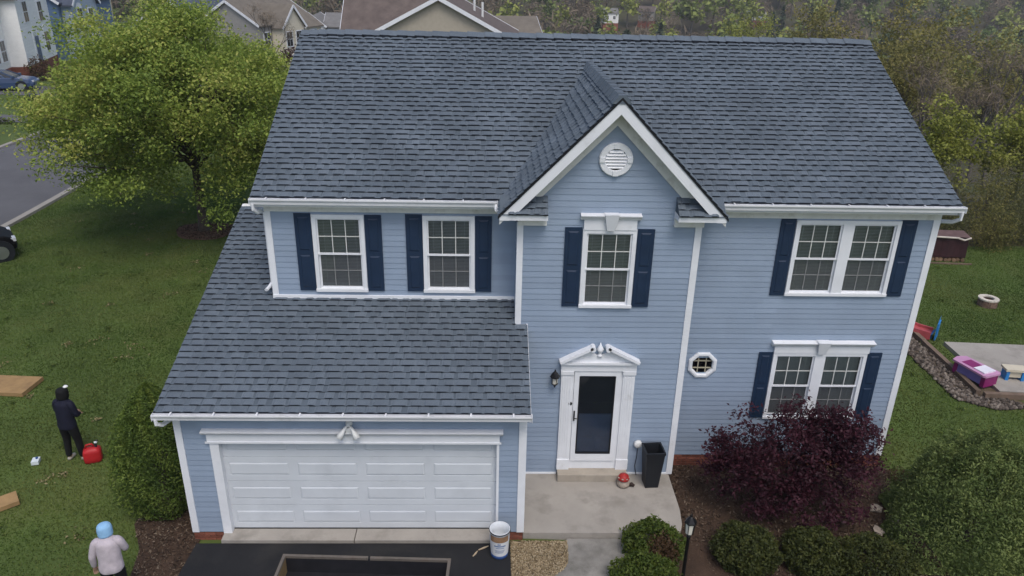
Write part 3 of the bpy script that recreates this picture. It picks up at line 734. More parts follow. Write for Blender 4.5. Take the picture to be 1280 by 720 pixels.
# ---- front door
fd = empty('front_door'); hp(fd)
def dch(o): o.parent = fd; return o
S0, S1 = 6.868, 8.333
m = MB()
for xa, xb in ((S0, S0+.235), (S1-.235, S1)):
    m.box(xa, xb, YB-.06, YB, .10, 2.36)
    m.box(xa-.012, xb+.012, YB-.085, YB, 2.36, 2.44); m.box(xa-.008, xb+.008, YB-.08, YB, .10, .34)
    for k in range(4): x = xa+.045+k*.048; m.box(x-.012, x+.012, YB-.069, YB-.06, .42, 2.3)
m.box(S0-.015, S1+.015, YB-.075, YB, 2.44, 2.60)
dch(m.build('door_surround', 'white_trim'))
# broken pediment
cx_ = (S0+S1)/2; p0, p1, pt = S0-.045, S1+.045, 3.0
m = MB(); m.box(p0+.02, p1-.02, YB-.12, YB, 2.60, 2.65)
m.prism([(p0+.05, 2.65), (p1-.05, 2.65), (cx_+.17, 2.93), (cx_+.13, 2.83), (cx_+.04, 2.78), (cx_-.04, 2.78), (cx_-.13, 2.83), (cx_-.17, 2.93)], 'y', YB-.06, YB)
ped = dch(m.build('pediment', 'white_trim'))
for sg in (-1, 1):
    m = MB(); xa = cx_+sg*(p1-p0)/2; xb = cx_+sg*.15
    m.bar((xa, YB-.085, 2.66), (xb, YB-.085, 2.985), .17, .055, upv=(0, 0, 1)); m.lathe([(.001, -.17), (.055, -.17), (.055, 0), (.001, 0)], 12, xb, YB, 2.965, axis='y'); o = m.build('raking_cornice', 'white_trim'); o.parent = ped
m = MB(); m.lathe([(.05, 0), (.055, .03), (.03, .05), (.03, .08), (.06, .12), (.068, .16), (.045, .2), (.02, .25), (.005, .3)], 12, cx_, YB-.06, 2.77); o = m.build('finial', 'white_trim', smooth=True); o.parent = ped
# storm door
T0, T1, tz0, tz1 = 7.13, 8.06, .30, 2.43; Yd = YB-.035
m = MB(); m.box(S0+.235, T0, YB-.03, YB, .10, 2.44); m.box(T1, S1-.235, YB-.03, YB, .10, 2.44); m.box(T0, T1, YB-.03, YB, .10, tz0); m.box(T0, T1, YB-.03, YB, tz1, 2.44); dch(m.build('door_frame', 'white_trim'))
G0, G1, gz0_, gz1_ = 7.235, 7.952, .485, 2.32
m = MB(); m.box(T0+.004, G0, Yd-.02, Yd+.02, tz0+.004, tz1-.004); m.box(G1, T1-.004, Yd-.02, Yd+.02, tz0+.004, tz1-.004); m.box(G0, G1, Yd-.02, Yd+.02, tz0+.004, gz0_); m.box(G0, G1, Yd-.02, Yd+.02, gz1_, tz1-.004)
sdoor = dch(m.build('storm_door', 'white_trim'))
m = MB(); t = .022; m.box(G0-.004, G0+t, Yd-.026, Yd+.018, gz0_, gz1_); m.box(G1-t, G1+.004, Yd-.026, Yd+.018, gz0_, gz1_); m.box(G0+t, G1-t, Yd-.026, Yd+.018, gz0_-.004, gz0_+t); m.box(G0+t, G1-t, Yd-.026, Yd+.018, gz1_-t, gz1_+.004); o = m.build('gasket', 'black_plastic'); o.parent = sdoor
m = MB(); m.quad((G0+t, Yd, gz0_+t), (G1-t, Yd, gz0_+t), (G1-t, Yd, gz1_-t), (G0+t, Yd, gz1_-t)); o = m.build('pane', 'door_glass'); o.parent = sdoor
m = MB(); m.box(7.1, 8.1, Yd+.04, Yd+.08, .12, 1.40)
for a0, a1 in ((.35, .85),):
    for xa, xb in ((7.28, 7.55), (7.64, 7.91)): m.box(xa, xb, Yd+.03, Yd+.04, a0, a1)
dch(m.build('inner_door', 'door_navy'))
m = MB(); m.tube([(7.165, Yd-.025, 1.30), (7.165, Yd-.06, 1.32), (7.165, Yd-.06, 1.48), (7.165, Yd-.025, 1.5)], .012, 6); m.box(7.15, 7.18, Yd-.026, Yd-.018, 1.28, 1.52); m.bar((7.165, Yd-.06, 1.36), (7.22, Yd-.06, 1.355), .014, .014); o = m.build('door_handle', 'black_metal'); o.parent = sdoor
m = MB(); m.lathe([(.001, -.03), (.04, -.03), (.045, -.01), (.045, 0)], 14, 7.072, YB-.03, 1.685, axis='y'); dch(m.build('door_keypad', 'black_metal'))

# ------------------------------------------------------------------ fixtures on the house
lan = empty('wall_lantern', (6.735, YB, 2.27)); tag(lan, 'black coach lantern on the blue wall left of the front door', 'wall lamp')
m = MB(); m.lathe([(.05, 0), (.05, -.02)], 10, 0, 0, .03, axis='y'); m.tube([(0, -.02, .03), (0, -.1, .08), (0, -.14, .16), (0, -.14, .2)], .012, 6); m.build('bracket', 'black_metal', lan)
m = MB(); m.lathe([(.01, .24), (.02, .2), (.05, .17), (.095, .1), (.1, .08), (.07, .07)], 8, 0, -.14, 0); m.build('cap', 'black_metal', lan)
m = MB(); m.lathe([(.06, .07), (.055, -.06), (.03, -.09)], 8, 0, -.14, 0); m.build('lamp_glass', 'lamp_glass', lan)
m = MB(); m.lathe([(.055, -.06), (.07, -.07), (.03, -.11), (.008, -.16)], 8, 0, -.14, 0)
for k in range(4): t = k*math.pi/2+.4; m.bar((.066*math.cos(t), -.14+.066*math.sin(t), .08), (.06*math.cos(t), -.14+.06*math.sin(t), -.07), .01, .01)
m.build('cage', 'black_metal', lan)

fl = empty('flood_light', (3.02, -.02, 2.40)); tag(fl, 'white twin-head flood light above the garage door', 'flood light')
m = MB(); m.lathe([(.06, 0), (.06, -.03), (.035, -.05), (.03, -.1)], 14, 0, 0, 0, axis='y'); m.build('mount', 'porcelain', fl, smooth=True)
for sg in (-1, 1):
    m = MB(); m.tube([(sg*.02, -.08, -.01), (sg*.07, -.12, -.06), (sg*.10, -.14, -.11), (sg*.155, -.18, -.20)], [.02, .03, .04, .068], 12); m.build('lamp_head', 'porcelain', fl, smooth=True)
m = MB(); m.box(-.045, .045, -.11, -.05, -.16, -.05); m.build('motion_sensor', 'porcelain', fl)

ob = empty('outlet_box', (8.525, YB-.02, .72)); tag(ob, 'white weatherproof outlet cover on the wall above the planter', 'outlet')
m = MB(); m.lathe([(.085, .0), (.085, -.05), (.07, -.075), (.02, -.08)], 14, 0, 0, 0, axis='y'); m.build('cover', 'porcelain', ob, smooth=True)
m = MB(); m.tube([(0, -.03, -.07), (.005, -.02, -.3), (-.02, -.02, -.55), (.02, -.05, -.76)], .008, 5); m.build('cord', 'black_plastic', ob)

# ------------------------------------------------------------------ porch things
def planter(x, y, z):
    o = empty('planter', (x, y, z), R(4)); tag(o, 'tall tapered black square planter on the porch beside the door', 'planter')
    h, b_, t_ = .88, .135, .20
    def ring(r_, z_): return [(-r_, -r_, z_), (r_, -r_, z_), (r_, r_, z_), (-r_, r_, z_)]
    m = MB(); vs = ring(b_, 0)+ring(t_-.01, h-.06)
    m.add(vs, [(3, 2, 1, 0)]+[(k, (k+1) % 4, 4+(k+1) % 4, 4+k) for k in range(4)]); m.build('body', 'black_plastic', o)
    m = MB(); vs = ring(t_, h-.06)+ring(t_+.004, h)+ring(t_-.03, h)+ring(t_-.045, h-.25)
    m.add(vs, [(r_*4+k, r_*4+(k+1) % 4, r_*4+4+(k+1) % 4, r_*4+4+k) for r_ in range(3) for k in range(4)]+[(12, 13, 14, 15)]); m.build('rim', 'black_plastic', o)
planter(8.79, 1.50, -.06)

mat('red_paint', (.34, .025, .022), .5, .2, 20); mat('stone_tan', (.32, .27, .22), .85, .25, 15); mat('dark_brown', (.035, .022, .018), .8, .2)
orn = empty('garden_ornament', (8.22, 1.44, -.06)); tag(orn, 'small red-capped garden ornament with tan body by the door step', 'ornament')
m = MB(); m.lathe([(.09, 0), (.13, .03), (.135, .08), (.10, .14), (.06, .17)], 14); m.build('body', 'stone_tan', orn, smooth=True)
m = MB(); m.lathe([(.05, .16), (.12, .17), (.125, .2), (.09, .26), (.03, .29), (.005, .30)], 14); m.build('cap', 'red_paint', orn, smooth=True)
for t in (200, 250, 300, 345):
    m = MB(); m.lathe([(.001, -.012), (.022, -.006), (.026, .004), (.001, .012)], 8, .108*math.cos(R(t)), .108*math.sin(R(t)), .225); m.build('spot', 'stone_tan', orn)
m = MB(); m.tube([(.10, -.02, .03), (.17, -.03, .06), (.22, -.05, .03)], [.03, .045, .03], 8); m.build('foot', 'dark_brown', orn, smooth=True)

# ------------------------------------------------------------------ driveway things
mat('bucket_white', (.68, .69, .70), .4, .05); mat('bucket_blue', (.03, .07, .20), .45, .1); mat('kraft', (.27, .16, .09), .8, .2, 8); mat('print_blue', (.16, .23, .38), .5, .05); mat('bucket_inside', (.60, .63, .66), .5, .08)
bu = empty('bucket', (5.66, -.50, -.075), .25); tag(bu, 'tall white open bucket with brown band and blue base by the garage', 'bucket')
m = MB(); m.lathe([(.158, .07), (.178, .40)], 24, cap=False); m.build('wall', 'bucket_white', bu, smooth=True)
m = MB(); m.lathe([(.15, 0), (.158, .005), (.1605, .072)], 24); m.build('base_band', 'bucket_blue', bu, smooth=True)
m = MB(); n_s = 24; pr = [(.178, .40), (.182, .56), (.186, .565), (.186, .585), (.174, .585), (.170, .40), (.15, .16), (.001, .15)]
vs = [(r_*math.cos(2*math.pi*j/n_s), r_*math.sin(2*math.pi*j/n_s), z_) for r_, z_ in pr for j in range(n_s)]
m.add(vs, [(i_*n_s+j, i_*n_s+(j+1) % n_s, (i_+1)*n_s+(j+1) % n_s, (i_+1)*n_s+j) for i_ in range(len(pr)-1) for j in range(n_s)]); m.build('inner_wall', 'bucket_inside', bu, smooth=True)
m = MB(); m.lathe([(.188, .555), (.194, .56), (.194, .575), (.188, .58)], 24, cap=False); rimo = m.build('rim_hoop', 'dark_metal', bu, smooth=True)
def curved(name, t0, t1, z0, z1, r0, r1, mt, par):
    m = MB(); n = 8
    for k in range(n):
        a0 = R(t0+(t1-t0)*k/n); a1 = R(t0+(t1-t0)*(k+1)/n)
        m.add([(r0*math.cos(a0), r0*math.sin(a0), z0), (r0*math.cos(a1), r0*math.sin(a1), z0), (r1*math.cos(a1), r1*math.sin(a1), z1), (r1*math.cos(a0), r1*math.sin(a0), z1)], [(0, 1, 2, 3)])
    return m.build(name, mt, par)
curved('paper_band', 195, 310, .40, .53, .184, .188, 'kraft', bu)
def rr(z): return .158+.02*(z-.07)/.33+.004
for z, t0, t1, h in ((.345, 243, 262, .028), (.30, 222, 292, .030), (.262, 232, 284, .016), (.21, 226, 288, .010), (.185, 230, 284, .010), (.16, 228, 280, .010)):
    curved('printed_line', t0, t1, z, z+h, rr(z), rr(z+h), 'print_blue', bu)
m = MB(); m.tube([(.19*math.cos(R(t)), .19*math.sin(R(t)), .50-.16*math.sin(R(t-10))*.0+.03*math.cos(R(t))) for t in range(-20, 100, 15)], .006, 5); m.build('handle', 'dark_metal', bu)
m = MB(); g = random.Random(3)
m.lathe([(.05, 0), (.11, .03), (.13, .10), (.10, .19), (.05, .23), (.01, .22)], 9)
m.v = [(x*(.75+.5*g.random()), y*(.75+.5*g.random()), z*(.9+.25*g.random())) for x, y, z in m.v]
pb = tag(m.build('paper_bag', 'kraft', None, (5.68, -.12, -.015)), 'crumpled brown paper bag behind the white bucket', 'bag')
mat('raw_wood', (.36, .23, .10), .8, .2, 4, bump=.3); mat('pale_wood', (.45, .36, .25), .8, .2, 9)
for p, q, lab in (((5.28, -.42, -.062), (5.46, -.33, -.05), 'longer pale wood splinter on the black driveway by the bucket'), ((5.18, -.58, -.065), (5.26, -.45, -.06), 'shorter pale wood splinter on the driveway left of the bucket')):
    m = MB(); m.tube([p, ((p[0]+q[0])/2+.01, (p[1]+q[1])/2, p[2]+.012), q], [.012, .018, .008], 5); tag(m.build('wood_splinter', 'pale_wood'), lab, 'wood scrap', 'wood scraps by the bucket')

tr = empty('utility_trailer', (3.35, -2.85, -.075), R(-2.2)); tag(tr, 'dark open utility trailer with metal top rail on the driveway', 'trailer')
mat('trailer_dark', (.012, .012, .015), .7, .3, 4); mat('plywood_worn', (.22, .15, .07), .85, .3, 3)
HL, HW, z0, z1 = 1.60, 1.40, .28, .575
m = MB(); m.box(-HW, HW, -HL, HL, z0-.04, z0); m.build('bed_floor', 'trailer_dark', tr)
for nm, bx, mt in (('tailgate', (-HW, HW, HL-.03, HL, z0, z1), 'trailer_dark'), ('front_board', (-HW, HW, -HL, -HL+.03, z0, z1), 'trailer_dark'), ('side_board', (-HW, -HW+.03, -HL+.03, HL-.03, z0, z1), 'plywood_worn'), ('side_board', (HW-.03, HW, -HL+.03, HL-.03, z0, z1), 'trailer_dark')):
    m = MB(); m.box(*bx); m.build(nm, mt, tr)
for x0, x1, y0, y1 in ((-HW-.02, .02, HL-.03, HL+.02), (.06, HW+.02, HL-.03, HL+.02), (-HW-.02, HW+.02, -HL-.02, -HL+.03), (-HW-.02, -HW+.03, -HL+.03, HL-.03), (HW-.03, HW+.02, -HL+.03, HL-.03)):
    m = MB(); m.box(x0, x1, y0, y1, z1, z1+.045); m.build('top_rail', 'rim_metal', tr)
for sg in (-1, 1):
    m = MB(); m.lathe([(.12, -.09), (.27, -.09), (.28, -.06), (.28, .06), (.27, .09), (.12, .09)], 20, sg*(HW+.14), -.1, .28, axis='x'); t_ = m.build('wheel', 'tyre', tr)
    m = MB(); m.lathe([(.02, -.06), (.16, -.07), (.17, .07), (.02, .06)], 14, sg*(HW+.14), -.1, .28, axis='x'); m.build('rim', 'silver', t_)
m = MB(); m.bar((-.9, -HL, z0-.05), (0, -HL-1.3, z0-.05), .08, .08); m.bar((.9, -HL, z0-.05), (0, -HL-1.3, z0-.05), .08, .08); m.tube([(0, -HL-1.25, z0-.05), (0, -HL-1.3, -.01)], .03, 8); m.build('drawbar', 'dark_metal', tr)

# ------------------------------------------------------------------ lawn things
mat('fuel_red', (.42, .018, .022), .45, .12, 12); mat('plywood', (.33, .21, .095), .8, .16, 3, bump=.2, dirt=((.22, .14, .07), 4, .5, .8)); mat('pale_plastic', (.62, .68, .70), .5, .1)
gx, gy = -3.02, 2.42; g0 = gz(gx, gy)
gc = empty('fuel_can', (gx, gy, g0), R(20)); tag(gc, 'red plastic fuel can standing on the grass beside the person in the navy jacket', 'fuel can')
m = MB(); prof = [(.13, .0), (.165, .03), (.17, .1), (.17, .25), (.155, .31), (.08, .355)]; n_s = 16; vs = []
for r_, z_ in prof:
    for j in range(n_s):
        t = 2*math.pi*j/n_s; cx1, sy1 = math.cos(t), math.sin(t); e_ = .45
        vs.append((math.copysign(abs(cx1)**e_, cx1)*r_*1.05, math.copysign(abs(sy1)**e_, sy1)*r_*.72, z_))
m.add(vs, [(i_*n_s+j, i_*n_s+(j+1) % n_s, (i_+1)*n_s+(j+1) % n_s, (i_+1)*n_s+j) for i_ in range(len(prof)-1) for j in range(n_s)]+[tuple(range(n_s))[::-1], tuple(range((len(prof)-1)*n_s, len(prof)*n_s))]); m.build('tank', 'fuel_red', gc, smooth=True)
m = MB(); m.tube([(-.11, 0, .33), (-.09, 0, .42), (.02, 0, .43), (.06, 0, .36)], .02, 8); m.build('grip', 'fuel_red', gc, smooth=True)
m = MB(); m.tube([(.08, 0, .33), (.09, .02, .41), (.13, .07, .47)], [.035, .028, .02], 10); m.build('spout', 'black_plastic', gc); m = MB(); m.lathe([(.03, 0), (.034, .03), (.01, .04)], 10, .095, .03, .415); m.build('spout_cap', 'pale_plastic', gc)
def sheetbox(name, cx1, cy1, lx, ly, th, rz, mt, label, cat):
    m = MB(); m.box(-lx/2, lx/2, -ly/2, ly/2, 0, th); o = m.build(name, mt, None, (cx1, cy1, gz(cx1, cy1)+.02)); o.rotation_euler = (R(1), R(-1.5), rz); return tag(o, label, cat)
sheetbox('plywood_sheet', -6.62, 5.55, 1.25, .80, .10, R(-6), 'plywood', 'thick tan plywood sheet lying on the lawn beyond the person in navy', 'board')
sheetbox('plywood_offcut', -4.12, .93, .62, .38, .09, R(38), 'plywood', 'smaller tan plywood offcut on the grass at the left picture edge', 'board')
cp = empty('plastic_carton', (-4.2, 2.34, gz(-4.2, 2.34)), R(15)); tag(cp, 'tiny pale blue-white plastic carton lying on the lawn', 'carton')
m = MB(); m.box(-.07, .07, -.09, .09, .02, .10); m.build('box', 'pale_plastic', cp); m = MB(); m.lathe([(.025, 0), (.025, .03)], 10, .02, .03, .10); m.build('lid', 'bucket_blue', cp)

# fire pit: each block of the ring
mat('fire_block', (.17, .11, .085), .9, .2, 8, obj=.3, bump=.4); mat('fire_cap', (.55, .50, .43), .85, .15, 6, obj=.1); mat('ash', (.03, .028, .027), .95, .3, 10)
px_, py_ = 21.95, 11.3; fp = empty('fire_pit', (px_, py_, gz(px_, py_)-.02)); fp.scale = (.68, .68, .75); tag(fp, 'round block fire pit with pale cap ring on the right lawn', 'fire pit')
def arcblock(r0, r1, a0, a1, z0, z1):
    m = MB(); vs = []
    for z in (z0, z1):
        for r_, a_ in ((r0, a0), (r1, a0), (r1, (a0+a1)/2), (r1, a1), (r0, a1), (r0, (a0+a1)/2)): vs.append((r_*math.cos(a_), r_*math.sin(a_), z))
    m.add(vs, [(5, 4, 3, 2, 1, 0), (6, 7, 8, 9, 10, 11)]+[(k, (k+1) % 6, 6+(k+1) % 6, 6+k) for k in range(6)]); return m
NB = 12; bme = arcblock(.28, .44, .02, 2*math.pi/NB-.02, 0, .11).mesh('block', 'fire_block'); cme = arcblock(.25, .46, .01, 2*math.pi/NB-.01, 0, .06).mesh('cap_stone', 'fire_cap')
for lay in range(3):
    for k in range(NB):
        o = link('block', bme, fp, (0, 0, lay*.115)); o.rotation_euler = (0, 0, 2*math.pi*(k+.5*(lay % 2))/NB)
for k in range(NB):
    o = link('cap_stone', cme, fp, (0, 0, .348)); o.rotation_euler = (0, 0, 2*math.pi*k/NB)
m = MB(); m.lathe([(.27, 0), (.27, .05), (.05, .07)], 16); m.build('ash_bed', 'ash', fp)

# timber edging beside the stones: each timber
mat('timber', (.16, .115, .085), .9, .2, 4, obj=.2, bump=.3)
for k, (p, q, lab) in enumerate((((18.30, 11.2), (18.30, 8.45), 'brown landscape timber along the stones, end nearest the slide'), ((18.28, 8.42), (18.24, 6.75), 'brown landscape timber along the stones beside the patio corner'), ((18.24, 6.72), (18.20, 5.55), 'brown landscape timber along the stones under the pink play table'), ((18.30, 5.46), (19.6, 5.36), 'brown landscape timber across the patio front edge'))):
    m = MB(); z = gz(*p)+.07; m.bar((*p, z), (*q, z), .13, .2); tag(m.build('landscape_timber', 'timber'), lab, 'timber', 'timbers edging the stone strip')

# toys
mat('toy_red', (.42, .085, .095), .5, .1, 5); mat('toy_pink', (.50, .26, .42), .5, .08); mat('toy_magenta', (.22, .02, .12), .5, .1); mat('toy_blue', (.03, .20, .50), .45, .1); mat('toy_white', (.75, .74, .80), .5, .05); mat('toy_cream', (.58, .52, .40), .5, .08); mat('toy_violet', (.20, .17, .42), .5, .1)
sx_, sy_ = 18.42, 9.15; so = empty('toy_slide', (sx_, sy_, gz(sx_, sy_)), R(-38)); tag(so, 'small faded red toy slide with a blue end lip on the lawn', 'slide')
m = MB(); cur = [(-1.3, .75), (-.9, .55), (-.4, .30), (0, .20), (.42, .19)]
for k in range(len(cur)-1):
    (xa, za), (xb, zb) = cur[k], cur[k+1]
    m.add([(xa, -.18, za), (xb, -.18, zb), (xb, .18, zb), (xa, .18, za)], [(0, 1, 2, 3)])
    for sg in (-1, 1):
        ya, yb = sorted((sg*.18, sg*.23)); m.add([(xa, ya, za-.16), (xb, ya, zb-.16), (xb, yb, zb-.16), (xa, yb, za-.16), (xa, ya, za+.08), (xb, ya, zb+.08), (xb, yb, zb+.08), (xa, yb, za+.08)], [(0, 1, 2, 3), (4, 5, 6, 7), (0, 1, 5, 4), (1, 2, 6, 5), (2, 3, 7, 6), (3, 0, 4, 7)])
m.build('chute', 'toy_red', so)
m = MB()
for t in range(5):
    a0 = R(t*20); a1 = R((t+1)*20); m.add([(.42+.12*math.sin(a0), -.2, .19+.45*(1-math.cos(a0))), (.42+.12*math.sin(a0), .2, .19+.45*(1-math.cos(a0))), (.42+.12*math.sin(a1), .2, .19+.45*(1-math.cos(a1))), (.42+.12*math.sin(a1), -.2, .19+.45*(1-math.cos(a1)))], [(0, 1, 2, 3)])
m.box(.53, .57, -.2, .2, .05, .58); m.build('end_lip', 'toy_blue', so)
m = MB(); m.bar((-1.3, .15, 0), (-1.3, .15, .72), .06, .06); m.bar((-1.3, -.15, 0), (-1.3, -.15, .72), .06, .06); m.bar((-1.3, -.15, .4), (-1.3, .15, .4), .04, .06); m.build('ladder', 'toy_blue', so); m = MB(); m.bar((.3, 0, 0), (.3, 0, .15), .3, .1); m.build('foot', 'toy_blue', so)
tb = empty('play_table', (18.53, 6.33, -.27), R(-70)); tb.scale = (.85, .85, .9); tag(tb, 'pink and magenta plastic play table with a white lid on the patio edge', 'play table')
m = MB(); m.prism([(-.62, -.30), (.52, -.36), (.60, -.30), (.60, .30), (.52, .36), (-.62, .30), (-.72, 0)], 'z', .34, .40); top = m.build('top', 'toy_pink', tb)
m = MB(); m.box(.08, .46, -.24, .24, .40, .44); m.build('lid', 'toy_white', top); m = MB(); m.box(-.38, .02, -.2, .2, .401, .408); m.build('tray', 'toy_magenta', top)
for xa in (-.5, .48):
    m = MB(); m.box(xa-.06, xa+.08, -.28, .28, 0, .34); m.build('leg', 'toy_magenta', tb)
m = MB(); m.box(-.44, .42, .22, .27, .14, .34); m.build('side_panel', 'toy_magenta', tb); m = MB(); m.box(-.44, .42, -.27, -.22, .05, .34); m.build('side_panel', 'toy_violet', tb)
tc = empty('toy_bench', (19.55, 6.28, -.25), R(-8)); tc.scale = (.8, .8, .8); tag(tc, 'cream-topped blue toy bench standing on the patio', 'toy bench')
m = MB(); m.box(-.35, .35, -.2, .2, .34, .42); m.build('seat', 'toy_cream', tc)
for xa in (-.3, .2):
    m = MB(); m.box(xa, xa+.1, -.17, .17, 0, .34); m.build('leg', 'toy_blue', tc)
m = MB(); m.box(-.2, .2, -.12, .12, .1, .3); m.build('bin', 'toy_cream', tc)

# covered wood stack behind the right end of the house
mat('tarp', (.035, .014, .017), .5, .25, 4); mat('tarp_top', (.12, .075, .07), .8, .25, 5); mat('cut_wood', (.20, .13, .08), .9, .25, 9, obj=.3)
wx, wy = 22.75, 16.0; ws = empty('covered_woodpile', (wx, wy, gz(wx, wy)), R(-4)); tag(ws, 'low woodpile under a dark maroon tarp behind the right house corner', 'woodpile')
m = MB(); nxs = 9
for k in range(nxs-1):
    xa, xb = -.95+k*1.9/(nxs-1), -.95+(k+1)*1.9/(nxs-1); da, db = .05*math.sin(k*2.1), .05*math.sin((k+1)*2.1)
    m.add([(xa, -.36+da, .18), (xb, -.36+db, .18), (xb, -.30+db*.5, .98), (xa, -.30+da*.5, .98)], [(0, 1, 2, 3)]); m.add([(xa, .36, .18), (xb, .36, .18), (xb, .30, .98), (xa, .30, .98)], [(0, 1, 2, 3)])
m.add([(.95, -.36, .18), (.95, .36, .18), (.95, .3, .98), (.95, -.3, .98)], [(0, 1, 2, 3)]); m.add([(-.95, -.36, .18), (-.95, .36, .18), (-.95, .3, .98), (-.95, -.3, .98)], [(0, 1, 2, 3)])
m.build('tarp', 'tarp', ws)
m = MB()
for k in range(6): xa = -1.0+k*.34; m.add([(xa, -.34, .97+.03*(k % 2)), (xa+.34, -.34, .97+.03*((k+1) % 2)), (xa+.34, .34, 1.05), (xa, .34, 1.05)], [(0, 1, 2, 3)])
m.build('tarp_top', 'tarp_top', ws)
lme = MB().lathe([(.01, -.36), (.075, -.36), (.075, .36), (.01, .36)], 8, axis='y').mesh('log', 'cut_wood')
for k in range(12): o = link('log', lme, ws, (-.88+k*.16, -.04*(k % 2), .08))
m = MB(); m.tube([(-1.0, -.36, .98), (-.3, -.38, 1.0), (.5, -.36, .97), (.75, -.40, .90), (1.0, -.36, .98)], .035, 6); m.build('tarp_edge', 'fire_cap', ws); m = MB(); m.box(-.9, 1.1, -.7, -.62, 0, .06); m.build('rail', 'timber', ws)

# ------------------------------------------------------------------ lamp post
lp = empty('lamp_post', (8.86, -1.15, gz(8.86, -1.15))); lp.scale = (.78, .78, .98); tag(lp, 'black garden lamp post beside the round bushes', 'lamp post')
m = MB(); m.lathe([(.09, 0), (.09, .05), (.05, .12), (.042, .2), (.036, 1.25), (.05, 1.27), (.05, 1.31), (.03, 1.33)], 12); m.build('post', 'black_metal', lp, smooth=True)
m = MB(); m.lathe([(.05, 1.33), (.06, 1.35), (.095, 1.37)], 6); m.build('lantern_base', 'black_metal', lp)
m = MB(); m.lathe([(.085, 1.37), (.11, 1.60)], 6); m.build('lamp_glass', 'lamp_glass', lp)
m = MB()
for k in range(6): t = 2*math.pi*k/6; m.bar((.088*math.cos(t), .088*math.sin(t), 1.37), (.113*math.cos(t), .113*math.sin(t), 1.60), .014, .014)
m.build('cage', 'black_metal', lp)
m = MB(); m.lathe([(.14, 1.60), (.13, 1.62), (.05, 1.70), (.025, 1.72), (.03, 1.75), (.005, 1.79)], 6); m.build('cap', 'black_metal', lp)

# ------------------------------------------------------------------ plants
mat('bark', (.075, .06, .048), .95, .3, 8, bump=.8, bscale=30); mat('bark_grey', (.12, .108, .095), .95, .25, 6, bump=.6, bscale=30)
LEAF = dict(
  tree_leaf=[(0.098, 0.151, 0.030), (0.190, 0.267, 0.050), (0.296, 0.372, 0.069), (0.450, 0.450, 0.118)],
  boxwood_leaf=[(0.037, 0.063, 0.011), (0.076, 0.113, 0.018), (0.133, 0.164, 0.032)],
  darkbush_leaf=[(0.033, 0.044, 0.014), (0.058, 0.071, 0.018), (0.100, 0.106, 0.024)],
  maple_leaf=[(0.028, 0.009, 0.015), (0.052, 0.014, 0.024), (0.085, 0.022, 0.036)],
  weeping_leaf=[(0.079, 0.121, 0.038), (0.152, 0.202, 0.061), (0.255, 0.301, 0.098)],
  arbor_leaf=[(0.065, 0.108, 0.024), (0.118, 0.179, 0.033), (0.200, 0.254, 0.052)],
  brown_leaf=[(0.070, 0.038, 0.022), (0.100, 0.060, 0.030), (0.130, 0.085, 0.040)],
  yellow_leaf=[(0.144, 0.168, 0.031), (0.227, 0.253, 0.045), (0.337, 0.347, 0.078)],
  olive_leaf=[(0.127, 0.135, 0.046), (0.218, 0.205, 0.065), (0.307, 0.268, 0.086)],
  brush_leaf=[(0.085, 0.084, 0.040), (0.128, 0.131, 0.052), (0.162, 0.187, 0.055)],
  redbush_leaf=[(0.035, 0.008, 0.010), (0.060, 0.014, 0.014), (0.090, 0.025, 0.020)],
  forest_green=[(0.084, 0.122, 0.039), (0.154, 0.197, 0.052), (0.252, 0.290, 0.065), (0.350, 0.362, 0.079)],
  forest_bare=[(0.127, 0.102, 0.076), (0.202, 0.160, 0.113), (0.266, 0.206, 0.139)],
  forest_pine=[(.034, .052, .034), (.055, .078, .045), (.080, .105, .060)])
for k, v in LEAF.items(): mat(k, v[1], .6, .12, 1.5, rnd=v, trans=.35 if 'forest' not in k else .2, spec=.25)

def tube_np(pts, rad, n=6):
    b_ = MB(); b_.tube(pts, rad, n, cap=False); return b_
def foliage(name, P, cl, size, leafmat, g, parent=None, updir=.35, aspect=.55, loc=None, extra=None):
    V, F = leafquads(P, size, g, updir, aspect)
    rn = np.clip(.5*cl+.5*g.random(len(P))*1.0, 0, 1)
    me_ = fastmesh(name, V, F, leafmat, rn); return link(name, me_, parent, loc)
def clustered(centres, n, spread, g):
    k = g.integers(0, len(centres), n); P = centres[k]+g.normal(size=(n, 3))*spread*np.array([1, 1, .75]); sh = g.random(len(centres))
    return P, sh[k]
def ellipsoid_pts(K, c, rad, g, shell=.45, bottom=-.55, lump=.16, ph=0):
    d = g.normal(size=(K*3, 3)); d /= np.linalg.norm(d, axis=1)[:, None]; d = d[d[:, 2] > bottom][:K]
    r_ = g.random(len(d))**shell; lum = 1+lump*np.sin(5*d[:, 0]+ph)*np.sin(4*d[:, 1]+ph*2)+lump*np.sin(6*d[:, 2]+3*d[:, 0]+ph)
    return np.array(c)+d*(r_*lum)[:, None]*np.array(rad)

